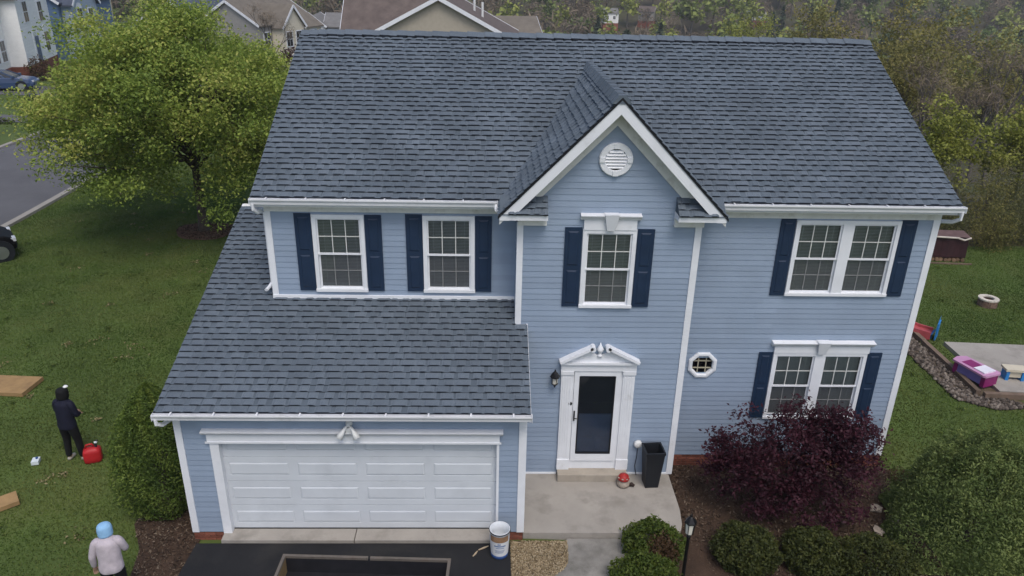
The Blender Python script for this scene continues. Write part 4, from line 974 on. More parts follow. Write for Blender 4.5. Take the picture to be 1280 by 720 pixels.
def broad_tree(name, label, cat, x, y, H, crown_c, rad, K, n, size, spread, leafmat, trunk_r, bark='bark', group=None, seed=1, fork=.28, limbs=14, shell=.45, bottom=-.55, lean=(0, 0), lump=.16, aspect=.55, taper=0.):
    g = np.random.default_rng(seed); z0 = gz(x, y)-.05
    root = empty(name, (x, y, z0)); tag(root, label, cat, group)
    C_ = ellipsoid_pts(K, crown_c, rad, g, shell, bottom, lump, seed)
    if taper: k_ = np.clip((C_[:, 2]-crown_c[2])/rad[2], 0, 1); C_[:, 0] = crown_c[0]+(C_[:, 0]-crown_c[0])*(1-taper*k_)
    P, cl = clustered(C_, n, spread, g); kz = P[:, 2] > .12; P, cl = P[kz], cl[kz]; cl = np.clip(cl*1.25, 0, 1.25)
    mb = MB(); fz = H*fork; top = Vector((crown_c[0]*.6+lean[0], crown_c[1]*.6+lean[1], crown_c[2]+rad[2]*.35))
    f = Vector((lean[0]*.3, lean[1]*.3, fz)); mb.tube([(0, 0, 0), (f.x*.4, f.y*.4, fz*.5), f, (f+top)/2+Vector((.1, .05, 0)), top], [trunk_r*1.35, trunk_r, trunk_r*.85, trunk_r*.5, trunk_r*.12], 8, cap=False)
    idx = g.choice(len(C_), min(limbs, len(C_)), replace=False); ends = []
    for k, i_ in enumerate(idx):
        e = Vector(C_[i_]); t = .15+.75*g.random()*max(0, min(1, (e.z-fz)/(top.z-fz+.01))) ; s_ = f.lerp(top, t*.7); mid = s_.lerp(e, .5)+Vector((0, 0, -.08*(e-s_).length+.12)); q = s_.lerp(e, .25).lerp(mid, .4)
        r_ = trunk_r*.38; mb.tube([s_, q, mid, e], [r_, r_*.8, r_*.55, r_*.14], 5, cap=False); ends.append((mid, r_*.5))
    for i_ in range(0, len(C_), max(1, len(C_)//(limbs*5))):
        e = Vector(C_[i_]); mid, r_ = min(ends, key=lambda t: (t[0]-e).length)
        mb.tube([mid, mid.lerp(e, .5)+Vector((0, 0, .06)), e], [r_*.6, r_*.4, r_*.12], 4, cap=False)
    mb.build('trunk', bark, root, smooth=True)
    o = foliage('crown', P, cl, size, leafmat, g, root, aspect=aspect)
    return root

def bush(name, label, cat, x, y, z0, fn, n, size, leafmat, group=None, seed=1, updir=.35, aspect=.55, stem=.03, stem_h=.5, patches=None, nm='foliage'):
    g = np.random.default_rng(seed); root = empty(name, (x, y, z0)); tag(root, label, cat, group)
    P, cl = fn(n, g)
    mb = MB()
    for k in range(5):
        t = k*1.26+seed; mb.tube([(0, 0, -.03), (.05*math.cos(t), .05*math.sin(t), stem_h*.4), (.16*math.cos(t), .16*math.sin(t), stem_h)], [stem, stem*.8, stem*.3], 5, cap=False)
    mb.build('stem', 'bark', root)
    if patches:
        pc, pr, pm = patches; d = np.linalg.norm(P-np.array(pc), axis=1) < pr*(.7+.5*g.random(len(P)))
        foliage('brown_patch', P[d], cl[d], size, pm, g, root, updir, aspect); P, cl = P[~d], cl[~d]
    foliage(nm, P, cl, size, leafmat, g, root, updir, aspect); return root
def ball(rx, ry, rz, cz, inner=.55, lump=.05, ph=0., flat=-.75):
    def fn(n, g):
        d = g.normal(size=(n, 3)); d /= np.linalg.norm(d, axis=1)[:, None]; d[:, 2] = np.maximum(d[:, 2], flat+.1*g.random(n))
        r_ = inner+(1-inner)*g.random(n)**.45+np.where(g.random(n) < .06, .12*g.random(n), 0); l = 1+lump*np.sin(7*d[:, 0]+ph)+lump*np.sin(9*d[:, 1]+2*ph)+lump*np.sin(8*d[:, 2])
        P = d*(r_*l)[:, None]*np.array([rx, ry, rz])+np.array([0, 0, cz])
        return P, .5+.5*np.sin(11*d[:, 0]+ph)*np.sin(9*d[:, 1]+4*d[:, 2])
    return fn

# the big tree on the left lawn
broad_tree('shade_tree', 'large bright green spring tree in a mulch ring on the left lawn', 'tree', -5.85, 17.3, 8.7, (-.3, 0, 4.9), (4.8, 4.6, 3.75), 430, 150000, .115, .33, 'tree_leaf', .17, seed=11, fork=.22, limbs=34, shell=.36, bottom=-.80, lump=.12, taper=.20)
# garage-side arborvitae
def cone_fn(n, g):
    t = g.random(n)**.8; h = 2.78*t; prof = np.clip(np.sin(np.pi*np.clip((t+.16)/1.16, 0, 1))**.75, 0, 1)*(1-.25*t); a_ = g.random(n)*2*np.pi
    r_ = .98*prof*(.5+.5*g.random(n)**.5+np.where(g.random(n) < .07, .12*g.random(n), 0))*(1+.09*np.sin(5*a_+9*t)+.07*np.sin(17*t+3*a_))
    return np.stack([r_*np.cos(a_), r_*np.sin(a_)*.95, h+.02], 1), .5+.5*np.sin(6*a_+14*t)
bush('arborvitae', 'tall dense dark green arborvitae against the garage corner', 'shrub', -.86, .95, -.2, cone_fn, 38000, .055, 'arbor_leaf', seed=4, updir=.1, aspect=.4, stem=.05, stem_h=1.4)
# red maple in the bed
def maple_fn(n, g):
    Cn = []
    for c_, r_, K in (((-.15, .05, 1.55), (1.15, .75, .95), 120), ((-1.15, .1, 1.15), (.65, .6, .75), 55), ((1.0, .05, 1.3), (.85, .7, .85), 75), ((.1, -.2, .65), (1.5, .8, .55), 90), ((.75, -.1, 2.0), (.6, .5, .55), 40)):
        Cn.append(ellipsoid_pts(K, c_, r_, g, .5, -.8, .12, c_[0]))
    Cn = np.concatenate(Cn); return clustered(Cn, n, .105, g)
bush('japanese_maple', 'dark maroon japanese maple before the right ground-floor window', 'tree', 11.45, .95, -.33, maple_fn, 21000, .080, 'maple_leaf', seed=6, updir=.5, aspect=.45, stem=.04, stem_h=1.2, nm='crown')
# weeping green shrub bottom right
def weep_fn(n, g):
    a_ = g.random(n)*2*np.pi; t = g.random(n); rr_ = 1.62*np.sqrt(t)*(1+.1*np.sin(4*a_)+.07*np.sin(9*a_)); top_ = 2.30*(1-(rr_/1.95)**2.4)+.20*np.sin(6*rr_*np.cos(a_)+1)*np.sin(5.5*rr_*np.sin(a_))+.09*np.sin(19*rr_*np.cos(a_))*np.sin(17*rr_*np.sin(a_)+2)
    h = top_+np.where(g.random(n) < .04, .16*g.random(n), 0)-np.abs(g.normal(size=n))*.30-(g.random(n)**3)*1.1*(rr_/1.65); k = rr_ > 1.25; h[k] -= g.random(k.sum())*1.0
    return np.stack([rr_*np.cos(a_), rr_*np.sin(a_)*.9, np.maximum(h, .1)], 1), .5+.5*np.sin(7*a_+5*rr_)*np.sin(6*rr_)
bush('weeping_shrub', 'broad weeping green shrub at the right front corner of the bed', 'shrub', 14.75, .15, -.37, weep_fn, 58000, .062, 'weeping_leaf', seed=8, updir=.2, aspect=.35, stem=.07, stem_h=1.3)
# round bushes
B = [('yellow-green clipped round bush with a brown dead patch at the porch edge', 8.5, -.33, .56, .53, 'boxwood_leaf', ((.12, -.35, .55), .30, 'brown_leaf'), 1),
     ('yellow-green clipped round bush below the porch bush, cut by the picture bottom', 8.18, -1.22, .60, .52, 'boxwood_leaf', None, 2),
     ('dark olive round bush left of the row under the maple', 10.2, -.42, .60, .52, 'darkbush_leaf', None, 3),
     ('dark olive round bush in the middle of the row under the maple', 11.42, -.52, .58, .52, 'darkbush_leaf', None, 5),
     ('dark olive round bush right of the row under the maple', 12.45, -.80, .72, .50, 'darkbush_leaf', None, 7)]
for lab, x, y, r_, hz, lm, pt, sdn in B:
    bush('round_bush', lab, 'bush', x, y, gz(x, y), ball(r_, r_, hz*.78, hz*.62, ph=sdn), 9000, .055, lm, 'clipped round bushes in the front bed', seed=sdn+30, patches=pt, stem=.02, stem_h=.35)
# low weeds along the right end of the wall
for k, (x, y, lab) in enumerate(((-.55, 5.2, 'small scraggly weed clump on the lawn beside the garage roof edge'), (-1.1, 6.4, 'loose weed clump on the lawn farther behind the garage'), (14.35, 2.0, 'small dry plant at the house right corner'))):
    bush('weed_clump', lab, 'plant', x, y, gz(x, y), ball(.3, .3, .16, .12, inner=.1), 500, .05, ('boxwood_leaf', 'boxwood_leaf', 'brown_leaf')[k], 'small weed clumps by the house', seed=50+k, stem=.006, stem_h=.15)

# trees behind and right of the house
def bare_tree(name, label, x, y, H, spread, seed, bark='bark_grey', group=None, leaf=None, nleaf=0, r0=.14):
    g = random.Random(seed); z0 = gz(x, y)-.1; root = empty(name, (x, y, z0)); tag(root, label, 'tree', group); mb = MB(); tips = []
    def br(p, d, L, r_, dep):
        q1 = p+d*L*.5+Vector((g.uniform(-1, 1), g.uniform(-1, 1), g.uniform(-.3, .8)))*L*.07; q2 = q1+(d+Vector((g.uniform(-.25, .25), g.uniform(-.25, .25), g.uniform(0, .3)))).normalized()*L*.5
        mb.tube([p, q1, q2], [r_, r_*.8, r_*.55], 5 if dep < 2 else 3, cap=False)
        if dep >= 4: tips.append(q2); return
        for k in range(3 if dep < 3 else 4):
            nd_ = (d*.75+Vector((g.uniform(-1, 1)*spread, g.uniform(-1, 1)*spread, g.uniform(-.15, .75)))).normalized()
            br(q1.lerp(q2, g.uniform(.1, 1)), nd_, L*g.uniform(.55, .78), max(.012, r_*.55), dep+1)
    br(Vector((0, 0, 0)), Vector((g.uniform(-.1, .1), g.uniform(-.1, .1), 1)).normalized(), H*.36, r0, 0)
    mb.build('trunk', bark, root)
    G = np.random.default_rng(seed); T = np.array([tuple(t) for t in tips])
    P, cl = clustered(T, len(T)*7, .30, G); foliage('twigs', P, cl, .55, 'forest_bare', G, root, updir=.0, aspect=.045)['kind'] = 'stuff'
    if leaf: P, cl = clustered(T, nleaf, .35, G); foliage('crown', P, cl, .17, leaf, G, root)
    return root
G1 = 'trees on the slope behind the house'
broad_tree('slope_tree', 'tall sparse yellow-olive tree rising above the right roof edge', 'tree', 34.6, 43, 11.5, (0, 0, 7.5), (4.0, 3.5, 4.8), 200, 9000, .22, .40, 'olive_leaf', .16, 'bark_grey', G1, 21, limbs=24, shell=.6)
broad_tree('slope_tree', 'tall slim olive tree right of the roof ridge end, at the picture top', 'tree', 39.5, 72, 18, (0, 0, 12), (3.2, 3, 6.5), 180, 8000, .30, .5, 'olive_leaf', .2, 'bark_grey', G1, 22, limbs=20, shell=.6)
broad_tree('slope_tree', 'low bright yellow-green tree touching the right roof slope edge', 'tree', 26.6, 23.3, 5.2, (0, 0, 3.2), (1.5, 1.5, 2.1), 110, 4200, .17, .22, 'yellow_leaf', .08, 'bark_grey', G1, 23, limbs=18, shell=.55)
broad_tree('slope_tree', 'bright yellow-green tree at the right picture edge above the brush', 'tree', 30.6, 23.5, 5.2, (0, 0, 3.0), (1.9, 1.8, 2.2), 120, 6500, .17, .24, 'yellow_leaf', .08, 'bark_grey', G1, 24, limbs=18, shell=.5)
broad_tree('slope_tree', 'green-olive tree with reddish buds behind the right roof edge', 'tree', 31.0, 36, 9.2, (0, 0, 6.0), (2.8, 2.6, 3.8), 150, 5200, .2, .36, 'olive_leaf', .12, 'bark_grey', G1, 25, limbs=22, shell=.6)
broad_tree('slope_tree', 'olive tree standing behind the bare grey tree on the right', 'tree', 43.5, 47, 11, (0, 0, 7), (3.6, 3.3, 4.2), 170, 6500, .22, .42, 'olive_leaf', .14, 'bark_grey', G1, 27, limbs=22, shell=.6)
broad_tree('slope_tree', 'yellow-green crown just above the roof ridge, left of its right end', 'tree', 49, 125, 19, (0, 0, 12), (7, 6, 7.0), 160, 6500, .45, .8, 'yellow_leaf', .25, 'bark_grey', G1, 28, limbs=16, shell=.5)
bare_tree('bare_tree', 'bare grey tree with a long slanting limb at the right picture edge', 35.8, 33.5, 10.5, .75, 41, group=G1, r0=.16)
bare_tree('bare_tree', 'bare grey tree between the yellow-olive tree and the right roof edge', 30.3, 31.5, 9.0, .6, 42, group=G1)
bare_tree('bare_tree', 'bare grey twiggy tree right of the low bright yellow-green tree', 30.4, 27.5, 7.5, .7, 43, group=G1)
bare_tree('bare_tree', 'tall bare grey tree behind the olive tree on the right', 45.5, 62, 14, .6, 44, group=G1)
bare_tree('bare_tree', 'bare grey-brown tree close behind the right roof slope', 33.0, 52, 12.5, .6, 45, group=G1)
bare_tree('bare_tree', 'small bare grey tree before the beige house at the upper left', -17.4, 70.5, 8.5, .55, 46, group='street trees at the upper left', r0=.12)
ORD = 'first second third fourth fifth sixth seventh eighth ninth tenth eleventh'.split()
for k in range(11):
    x, y = 22.6+k*.95+.3*math.sin(k*3), 17.4+.9*((k*7) % 3)*.5-.10*k
    bush('brush_shrub', f'tangled brush shrub, {ORD[k]} from the woodpile along the back lawn edge', 'shrub', x, y, gz(x, y), ball(.95, .8, 1.05+.25*math.sin(k*2), .75, inner=.15, lump=.14, ph=k), 2600, .10, 'brush_leaf' if k % 3 else 'olive_leaf', 'brush row along the back lawn edge', seed=60+k, updir=0, aspect=.3, stem=.02, stem_h=1.4)
for k in range(9):
    x, y = 23.5+k*1.7, 20.6+.8*math.sin(k*2.3)
    bush('brush_shrub', f'taller tangled brush shrub, {ORD[k]} from the house in the second row behind the lawn', 'shrub', x, y, gz(x, y), ball(1.3, 1.1, 1.6+.3*math.sin(k), 1.2, inner=.15, lump=.16, ph=k+3), 2600, .13, 'brush_leaf' if k % 2 else 'olive_leaf', 'brush row along the back lawn edge', seed=80+k, updir=0, aspect=.3, stem=.02, stem_h=1.8)
bush('red_bush', 'dark red bush at the corner of the beige house at the upper left', 'shrub', -15.9, 72, gz(-15.9, 72)-.2, ball(1.5, 1.2, 1.7, 1.5, inner=.3, lump=.1), 1800, .22, 'redbush_leaf', seed=95, stem=.05, stem_h=1.4)
bush('rust_bush', 'rusty brown bush before the white house at the upper left', 'shrub', -33.2, 56.2, gz(-33.2, 56.2), ball(1.0, .9, 1.1, .9, inner=.3, lump=.1), 1200, .16, 'brown_leaf', seed=96, stem=.04, stem_h=.9)
bush('green_street_bush', 'green bush on the verge right of the mailbox across the street', 'shrub', -28.6, 51.5, gz(-28.6, 51.5), ball(1.3, 1.1, 1.2, .9, inner=.3, lump=.12), 1500, .16, 'olive_leaf', seed=97, stem=.04, stem_h=.9)
bush('low_bed_plants', 'low dark bedding plants along the far driveway beside the mailbox', 'plant', -26.5, 37.4, gz(-26.5, 37.4), ball(2.2, .4, .3, .12, inner=.2), 900, .12, 'darkbush_leaf', seed=98, stem=.01, stem_h=.2)

# far wood: one mass of trees on the hillside
def forest():
    g = np.random.default_rng(5); protos = []
    for kind in range(3):
        for v_ in range(3):
            if kind == 0: n = 190; Cc = ellipsoid_pts(40, (0, 0, 6.2), (3.4, 3.4, 4.0), g, .5, -.8, .15, v_); P, cl = clustered(Cc, n, .6, g); V, F = leafquads(P, 1.15, g, .35, .7)
            elif kind == 1: n = 230; Cc = ellipsoid_pts(60, (0, 0, 6.5), (3.0, 3.0, 4.4), g, .7, -.9, .15, v_); P, cl = clustered(Cc, n, .6, g); V, F = leafquads(P, 2.0, g, -.4, .13)
            else:
                n = 170; t = g.random(n)**.7; a_ = g.random(n)*6.283; r_ = 2.4*(1-t)*(.4+.6*g.random(n)); P = np.stack([r_*np.cos(a_), r_*np.sin(a_), 1.2+10.5*t], 1); cl = g.random(n); V, F = leafquads(P, 1.3, g, .2, .5)
            tb_ = MB(); tb_.tube([(0, 0, -1), (.2, .1, 4), (.1, .3, 9)], [.28, .2, .06], 3, cap=False); tv = np.array(tb_.v); tf = np.array(tb_.f)+len(V)
            protos.append((kind, np.concatenate([V, tv]), np.concatenate([F, tf]), np.concatenate([np.full(len(F), kind), np.full(len(tf), 3)]), np.concatenate([cl, np.zeros(len(tf))])))
    AV, AF, AM, AR = [], [], [], []; off = 0; cnt = 0
    cam_x, cam_y = 5.5, -11.
    tries = 0
    while cnt < 1900 and tries < 40000:
        tries += 1
        y = 75+g.random()**.8*370; x = 5.5+(y+11)*(g.random()*2.1-1.0)
        if y < 135 and x < 48+.1*(y-75): continue
        if -60 < x < 5 and y < 190: continue
        z = gz(x, y)
        # only what could be seen from about here: clear of the slope behind the house
        if z+14 < 9.8-(y+11)*.098 and x < 40: continue
        if z > 9.8+.11*(y+11): continue
        p_ = g.random(); band = np.sin(x*.021+y*.013)+.5*np.sin(x*.05-1)
        kind = 2 if p_ < .06+.06*(band > .6)+.18*(x > 190)*(y > 170) else (0 if p_ < .56+.12*band else 1)
        pr_ = protos[kind*3+int(g.integers(0, 3))]; s_ = (.75+.65*g.random()); a_ = g.random()*6.283; ca, sa = math.cos(a_), math.sin(a_)
        V = pr_[1]*s_; V = np.stack([V[:, 0]*ca-V[:, 1]*sa+x, V[:, 0]*sa+V[:, 1]*ca+y, V[:, 2]+z], 1)
        AV.append(V); AF.append(pr_[2]+off); AM.append(pr_[3]); AR.append(np.clip(.72*g.random()+.28*pr_[4], 0, 1)); off += len(V); cnt += 1
    V = np.concatenate(AV); F = np.concatenate(AF)
    me_ = fastmesh('far_wood', V, F, ['forest_green', 'forest_bare', 'forest_pine', 'bark_grey'], np.concatenate(AR), np.concatenate(AM))
    tag(link('far_wood', me_), 'mixed spring woodland covering the far hillside behind the houses', 'woodland', kind='stuff')
forest()

# ------------------------------------------------------------------ other houses
mat('wall_white', (.82, .82, .80), .6, .05); mat('wall_blue', (.115, .185, .30), .6, .05); mat('wall_paleblue', (.33, .40, .48), .6, .05); mat('wall_grey', (.30, .29, .27), .6, .06); mat('wall_cream', (.62, .57, .45), .6, .05); mat('wall_tan', (.40, .36, .29), .6, .06)
mat('roof_brown', (.125, .10, .09), .9, .2, 1.5, fine=.3); mat('roof_grey', (.17, .165, .16), .9, .15, 1.2, fine=.2); mat('roof_slate', (.07, .085, .12), .9, .15, 1.2, fine=.2); mat('roof_taupe', (.16, .14, .115), .9, .15, 1.2, fine=.2)
mat('far_pane', (.02, .024, .03), .15, .05, spec=.5)
def block(par, x0, x1, y0, y1, z0, z1, rise, ridge, wallm, roofm, oh=.35, foundation=0., gablem=None):
    """gabled block in the house's own axes: front at y0; ridge 'x' or 'y'"""
    m = MB(); m.box(x0, x1, y0, y1, z0, z1)
    if ridge == 'x': m.prism([(y0, z1), (y1, z1), ((y0+y1)/2, z1+rise)], 'x', x0, x1)
    else: m.prism([(x0, z1), (x1, z1), ((x0+x1)/2, z1+rise)], 'y', y0, y1)
    m.build('wall', wallm, par)
    # courses of siding as real laps on the faces that can be seen
    lp_ = MB(); z = z0+.1
    while z < z1-.05:
        lp_.box(x0-.008, x1+.008, y0-.012, y0, z, z+.05); lp_.box(x0-.012, x0, y0, y1, z, z+.05); z += .24
    lp_.build('siding_laps', gablem or wallm, par)['kind'] = 'stuff'
    m = MB(); t = .14
    if ridge == 'x':
        ym = (y0+y1)/2; sl = rise/(ym-y0); ze = z1-oh*sl
        for ya, yb in ((y0-oh, ym), (y1+oh, ym)):
            m.add([(x0-oh, ya, ze+.02), (x1+oh, ya, ze+.02), (x1+oh, yb, z1+rise+.02), (x0-oh, yb, z1+rise+.02), (x0-oh, ya, ze+.02+t), (x1+oh, ya, ze+.02+t), (x1+oh, yb, z1+rise+.02+t), (x0-oh, yb, z1+rise+.02+t)], [(0, 1, 2, 3), (4, 5, 6, 7), (0, 1, 5, 4), (1, 2, 6, 5), (2, 3, 7, 6), (3, 0, 4, 7)])
    else:
        xm = (x0+x1)/2; sl = rise/(xm-x0); ze = z1-oh*sl
        for xa, xb in ((x0-oh, xm), (x1+oh, xm)):
            m.add([(xa, y0-oh, ze+.02), (xa, y1+oh, ze+.02), (xb, y1+oh, z1+rise+.02), (xb, y0-oh, z1+rise+.02), (xa, y0-oh, ze+.02+t), (xa, y1+oh, ze+.02+t), (xb, y1+oh, z1+rise+.02+t), (xb, y0-oh, z1+rise+.02+t)], [(0, 1, 2, 3), (4, 5, 6, 7), (0, 1, 5, 4), (1, 2, 6, 5), (2, 3, 7, 6), (3, 0, 4, 7)])
    rf = m.build('roof', roofm, par)
    tm = MB()                                              # white rake trim on the gable ends
    if ridge == 'x':
        for xx in (x0-oh-.012, x1+oh+.012):
            for ya in (y0-oh, y1+oh): tm = MB(); tm.bar((xx, ya, ze+.06), (xx, ym, z1+rise+.06), .03, .26); tm.build('rake_trim', 'white_trim', rf)
    else:
        for yy in (y0-oh-.012, y1+oh+.012):
            for xa in (x0-oh, x1+oh): tm = MB(); tm.bar((xa, yy, ze+.06), (xm, yy, z1+rise+.06), .03, .26); tm.build('rake_trim', 'white_trim', rf)
    if foundation:
        m = MB(); m.box(x0-.02, x1+.02, y0-.02, y1+.02, z0-foundation, z0); m.build('foundation', 'brick', par)
def fwin(par, u, z, w_, h_, face='front', y0=0., arch=False, x0=0.):
    def P(a_, d, zz): return (a_, y0-d, zz) if face == 'front' else (x0-d, a_, zz)
    m = MB(); q = [(-w_/2-.1, -.1), (w_/2+.1, -.1), (w_/2+.1, h_+.1), (-w_/2-.1, h_+.1)]
    if arch: q = q[:3]+[((w_/2+.1)*math.cos(R(t)), h_+.1+(w_/2)*math.sin(R(t))) for t in (30, 60, 90, 120, 150)]+q[3:]
    n = len(q); m.add([P(u+a_, .0, z+b_) for a_, b_ in q]+[P(u+a_, .06, z+b_) for a_, b_ in q], [tuple(range(n, 2*n))]+[(k, (k+1) % n, n+(k+1) % n, n+k) for k in range(n)])
    wn = m.build('window', 'white_trim', par)
    for a0, a1, b0, b1 in ((-w_/2, -.02, 0, h_/2-.03), (.02, w_/2, 0, h_/2-.03), (-w_/2, -.02, h_/2+.03, h_), (.02, w_/2, h_/2+.03, h_)):
        m = MB(); m.add([P(u+a0, .066, z+b0), P(u+a1, .066, z+b0), P(u+a1, .066, z+b1), P(u+a0, .066, z+b1)], [(0, 1, 2, 3)]); m.build('pane', 'far_pane', wn)
def far_house(name, label, x, y, z, rot):
    o = empty(name, (x, y, z), R(rot)); return tag(o, label, 'house')
# white house, far left
h1 = far_house('white_house', 'white two-storey house with brick base at the upper left corner', -33.9, 50.2, .9, 104.5)
block(h1, 0, 16, 0, 9, 0, 5.6, 3.0, 'x', 'wall_white', 'roof_grey', foundation=1.4)
block(h1, 6.0, 15.4, -1.3, 1, 0, 5.5, 2.8, 'y', 'wall_white', 'roof_grey', foundation=1.4)
for u, z, ar in ((8.2, 3.5, True), (12.6, 3.3, False), (12.9, .7, True), (2.2, 3.3, False), (3.0, .6, True), (4.8, .6, False)): fwin(h1, u, z, 1.15, 1.6, y0=-1.3 if u > 6 else 0, arch=ar)
m = MB(); m.box(9.2, 10.3, -1.38, -1.3, 0, 2.2); m.build('door', 'door_navy', h1); m = MB(); m.box(8.9, 10.6, -1.36, -1.3, 0, 2.6); m.build('door_frame', 'white_trim', h1)
# blue house
h2 = far_house('blue_house', 'blue house with a tall blank gable end left of the large tree', -37.7, 69.4, -.15, 92)
block(h2, 0, 12, 0, 10.5, 0, 5.6, 3.6, 'x', 'wall_blue', 'roof_slate', foundation=.6)
block(h2, .6, 6.2, -1.0, 2, 0, 5.5, 2.9, 'y', 'wall_paleblue', 'roof_slate', foundation=.6)
for u, z, ar in ((2.2, 3.3, True), (4.6, 3.2, False), (2.2, .6, True), (4.6, .6, False)): fwin(h2, u, z, .95, 1.6, y0=-1.0, arch=ar)
# brown-roofed house behind the blue one
h3 = far_house('taupe_house', 'taupe-roofed house showing its roof behind the large tree top', -50, 99, -.5, 100)
block(h3, 0, 13, 0, 10, 0, 5.0, 3.0, 'x', 'wall_cream', 'roof_taupe'); fwin(h3, 3, 2.5, 1.2, 1.5)
# slate-roofed cream house
h4 = far_house('slate_roof_house', 'cream house with slate-blue roof behind the right side of the large tree', -29.5, 86, -2.6, 74)
block(h4, 0, 13, 0, 9, 0, 5.0, 2.4, 'x', 'wall_cream', 'roof_slate', foundation=1.5); block(h4, .3, 3.6, -1.2, 2, 0, 4.9, 1.9, 'y', 'wall_cream', 'roof_slate'); block(h4, 6.5, 10.5, -1.2, 2, 0, 4.9, 2.0, 'y', 'wall_cream', 'roof_slate')
for u, yy in ((1.9, -1.2), (8.5, -1.2)): fwin(h4, u, 2.9, 1.1, 1.5, y0=yy, arch=True); fwin(h4, u, .5, 1.1, 1.4, y0=yy)
# beige house with cream gables
h5 = far_house('beige_house', 'beige house with cream front gables left of the main roof corner', -19.9, 75.5, -2.2, 68)
block(h5, 0, 10.5, 0, 8, 0, 5.3, 2.3, 'x', 'wall_grey', 'roof_taupe', oh=.25, foundation=1.5); block(h5, 2.2, 6.2, -1.4, 3, 0, 5.1, 2.1, 'y', 'wall_cream', 'roof_taupe', oh=.25); block(h5, 7.4, 10.5, -.8, 3, 0, 4.8, 1.2, 'x', 'wall_cream', 'roof_taupe', oh=.25)
for u, z, yy in ((3.3, 3.0, -1.4), (5.1, 3.0, -1.4), (8.9, 2.9, -.8), (4.2, .5, -1.4), (1.2, 3.0, 0)): fwin(h5, u, z, 1.0, 1.5, y0=yy)
# pale house beyond
h6 = far_house('pale_blue_house', 'pale blue-white gabled house just left of the main ridge end', -22.9, 106, -4.3, 4)
block(h6, 0, 3.6, 0, 9, 0, 5.2, 1.2, 'y', 'wall_white', 'roof_grey', foundation=3); block(h6, 3.6, 11, 1.0, 9, 0, 5.0, 1.6, 'x', 'wall_grey', 'roof_grey', foundation=3); fwin(h6, 1.8, 4.2, .7, .9)
h6b = far_house('grey_roof_house', 'low grey-roofed house farther behind the pale blue house', -30.5, 150, -7.2, -10)
block(h6b, 0, 12, 0, 9, 0, 4.0, 2.6, 'x', 'wall_white', 'roof_grey', foundation=3); fwin(h6b, 3, 1.5, 1.5, 1.4); fwin(h6b, 8, 1.5, 1.5, 1.4)
# tan house directly behind
h7 = far_house('tan_house', 'tan sided house with brown shingle roof right behind the main ridge', 1.62, 45, -2, 0)
block(h7, -5.6, 5.6, 0, 12, 0, 6.55, 2.9, 'y', 'wall_tan', 'roof_brown', foundation=2)
block(h7, -7.2, 0, 2.6, 13.4, 0, 6.6, 4.6, 'x', 'wall_tan', 'roof_brown', oh=.3, foundation=2)
for xx, yy, hh in ((2.35, 6, 1.2), (3.0, 4.4, 1.2)):
    m = MB(); m.lathe([(.09, 0), (.09, hh), (.07, hh)], 10, xx, yy, 6.55+2.9*(1-xx/5.6)); m.build('vent_pipe', 'porcelain', h7)
for u in (-2.5, 2.5): fwin(h7, u, 3.4, 1.2, 1.6); fwin(h7, u, .7, 1.2, 1.6)
h8 = far_house('grey_gable_house', 'grey-roofed house with a white gable right of the tan house', 5.6, 80, -3.2, 8)
block(h8, -1.5, 5.5, 0, 9, 0, 5.2, 1.9, 'x', 'wall_white', 'roof_taupe', oh=.2, foundation=3); block(h8, .2, 2.0, -1, 2, 0, 5.6, 1.0, 'y', 'wall_white', 'roof_taupe', oh=.2, foundation=3); fwin(h8, 3.5, 3, 1, 1.4)
for k, (x, y, rz, wl, rf, lab) in enumerate(((43, 262, 10, 'wall_white', 'roof_grey', 'white hillside house left of two among the far trees'), (56, 268, -20, 'wall_grey', 'roof_brown', 'grey hillside house right of two among the far trees'), (22, 330, 0, 'wall_white', 'roof_grey', 'white far house high on the hill above the ridge centre'), (97, 270, 15, 'wall_white', 'roof_taupe', 'pale far house above the ridge right of centre'))):
    o = far_house('hillside_house', lab, x, y, gz(x, y)+2.2, rz); o.scale = (.6, .6, .6); block(o, 0, 9, 0, 8, 0, 5.2, 2.6, 'x', wl, rf, foundation=5); fwin(o, 2.5, 2.2, 1.4, 1.6); fwin(o, 6.5, 2.2, 1.4, 1.6)

# ------------------------------------------------------------------ mailbox and vehicles
mb_ = empty('mailbox', (-24.3, 39.0, gz(-24.3, 39))); tag(mb_, 'dark mailbox on a post across the street', 'mailbox')
m = MB(); m.box(-.07, .07, -.07, .07, 0, 1.15); m.build('post', 'black_plastic', mb_); m = MB(); m.prism([(-.28, 1.15), (.28, 1.15), (.28, 1.4), (.2, 1.55), (0, 1.62), (-.2, 1.55), (-.28, 1.4)], 'y', -.4, .4); m.build('box', 'black_plastic', mb_); m = MB(); m.bar((-.3, 0, .8), (.3, 0, 1.1), .06, .06); m.build('brace', 'black_plastic', mb_)

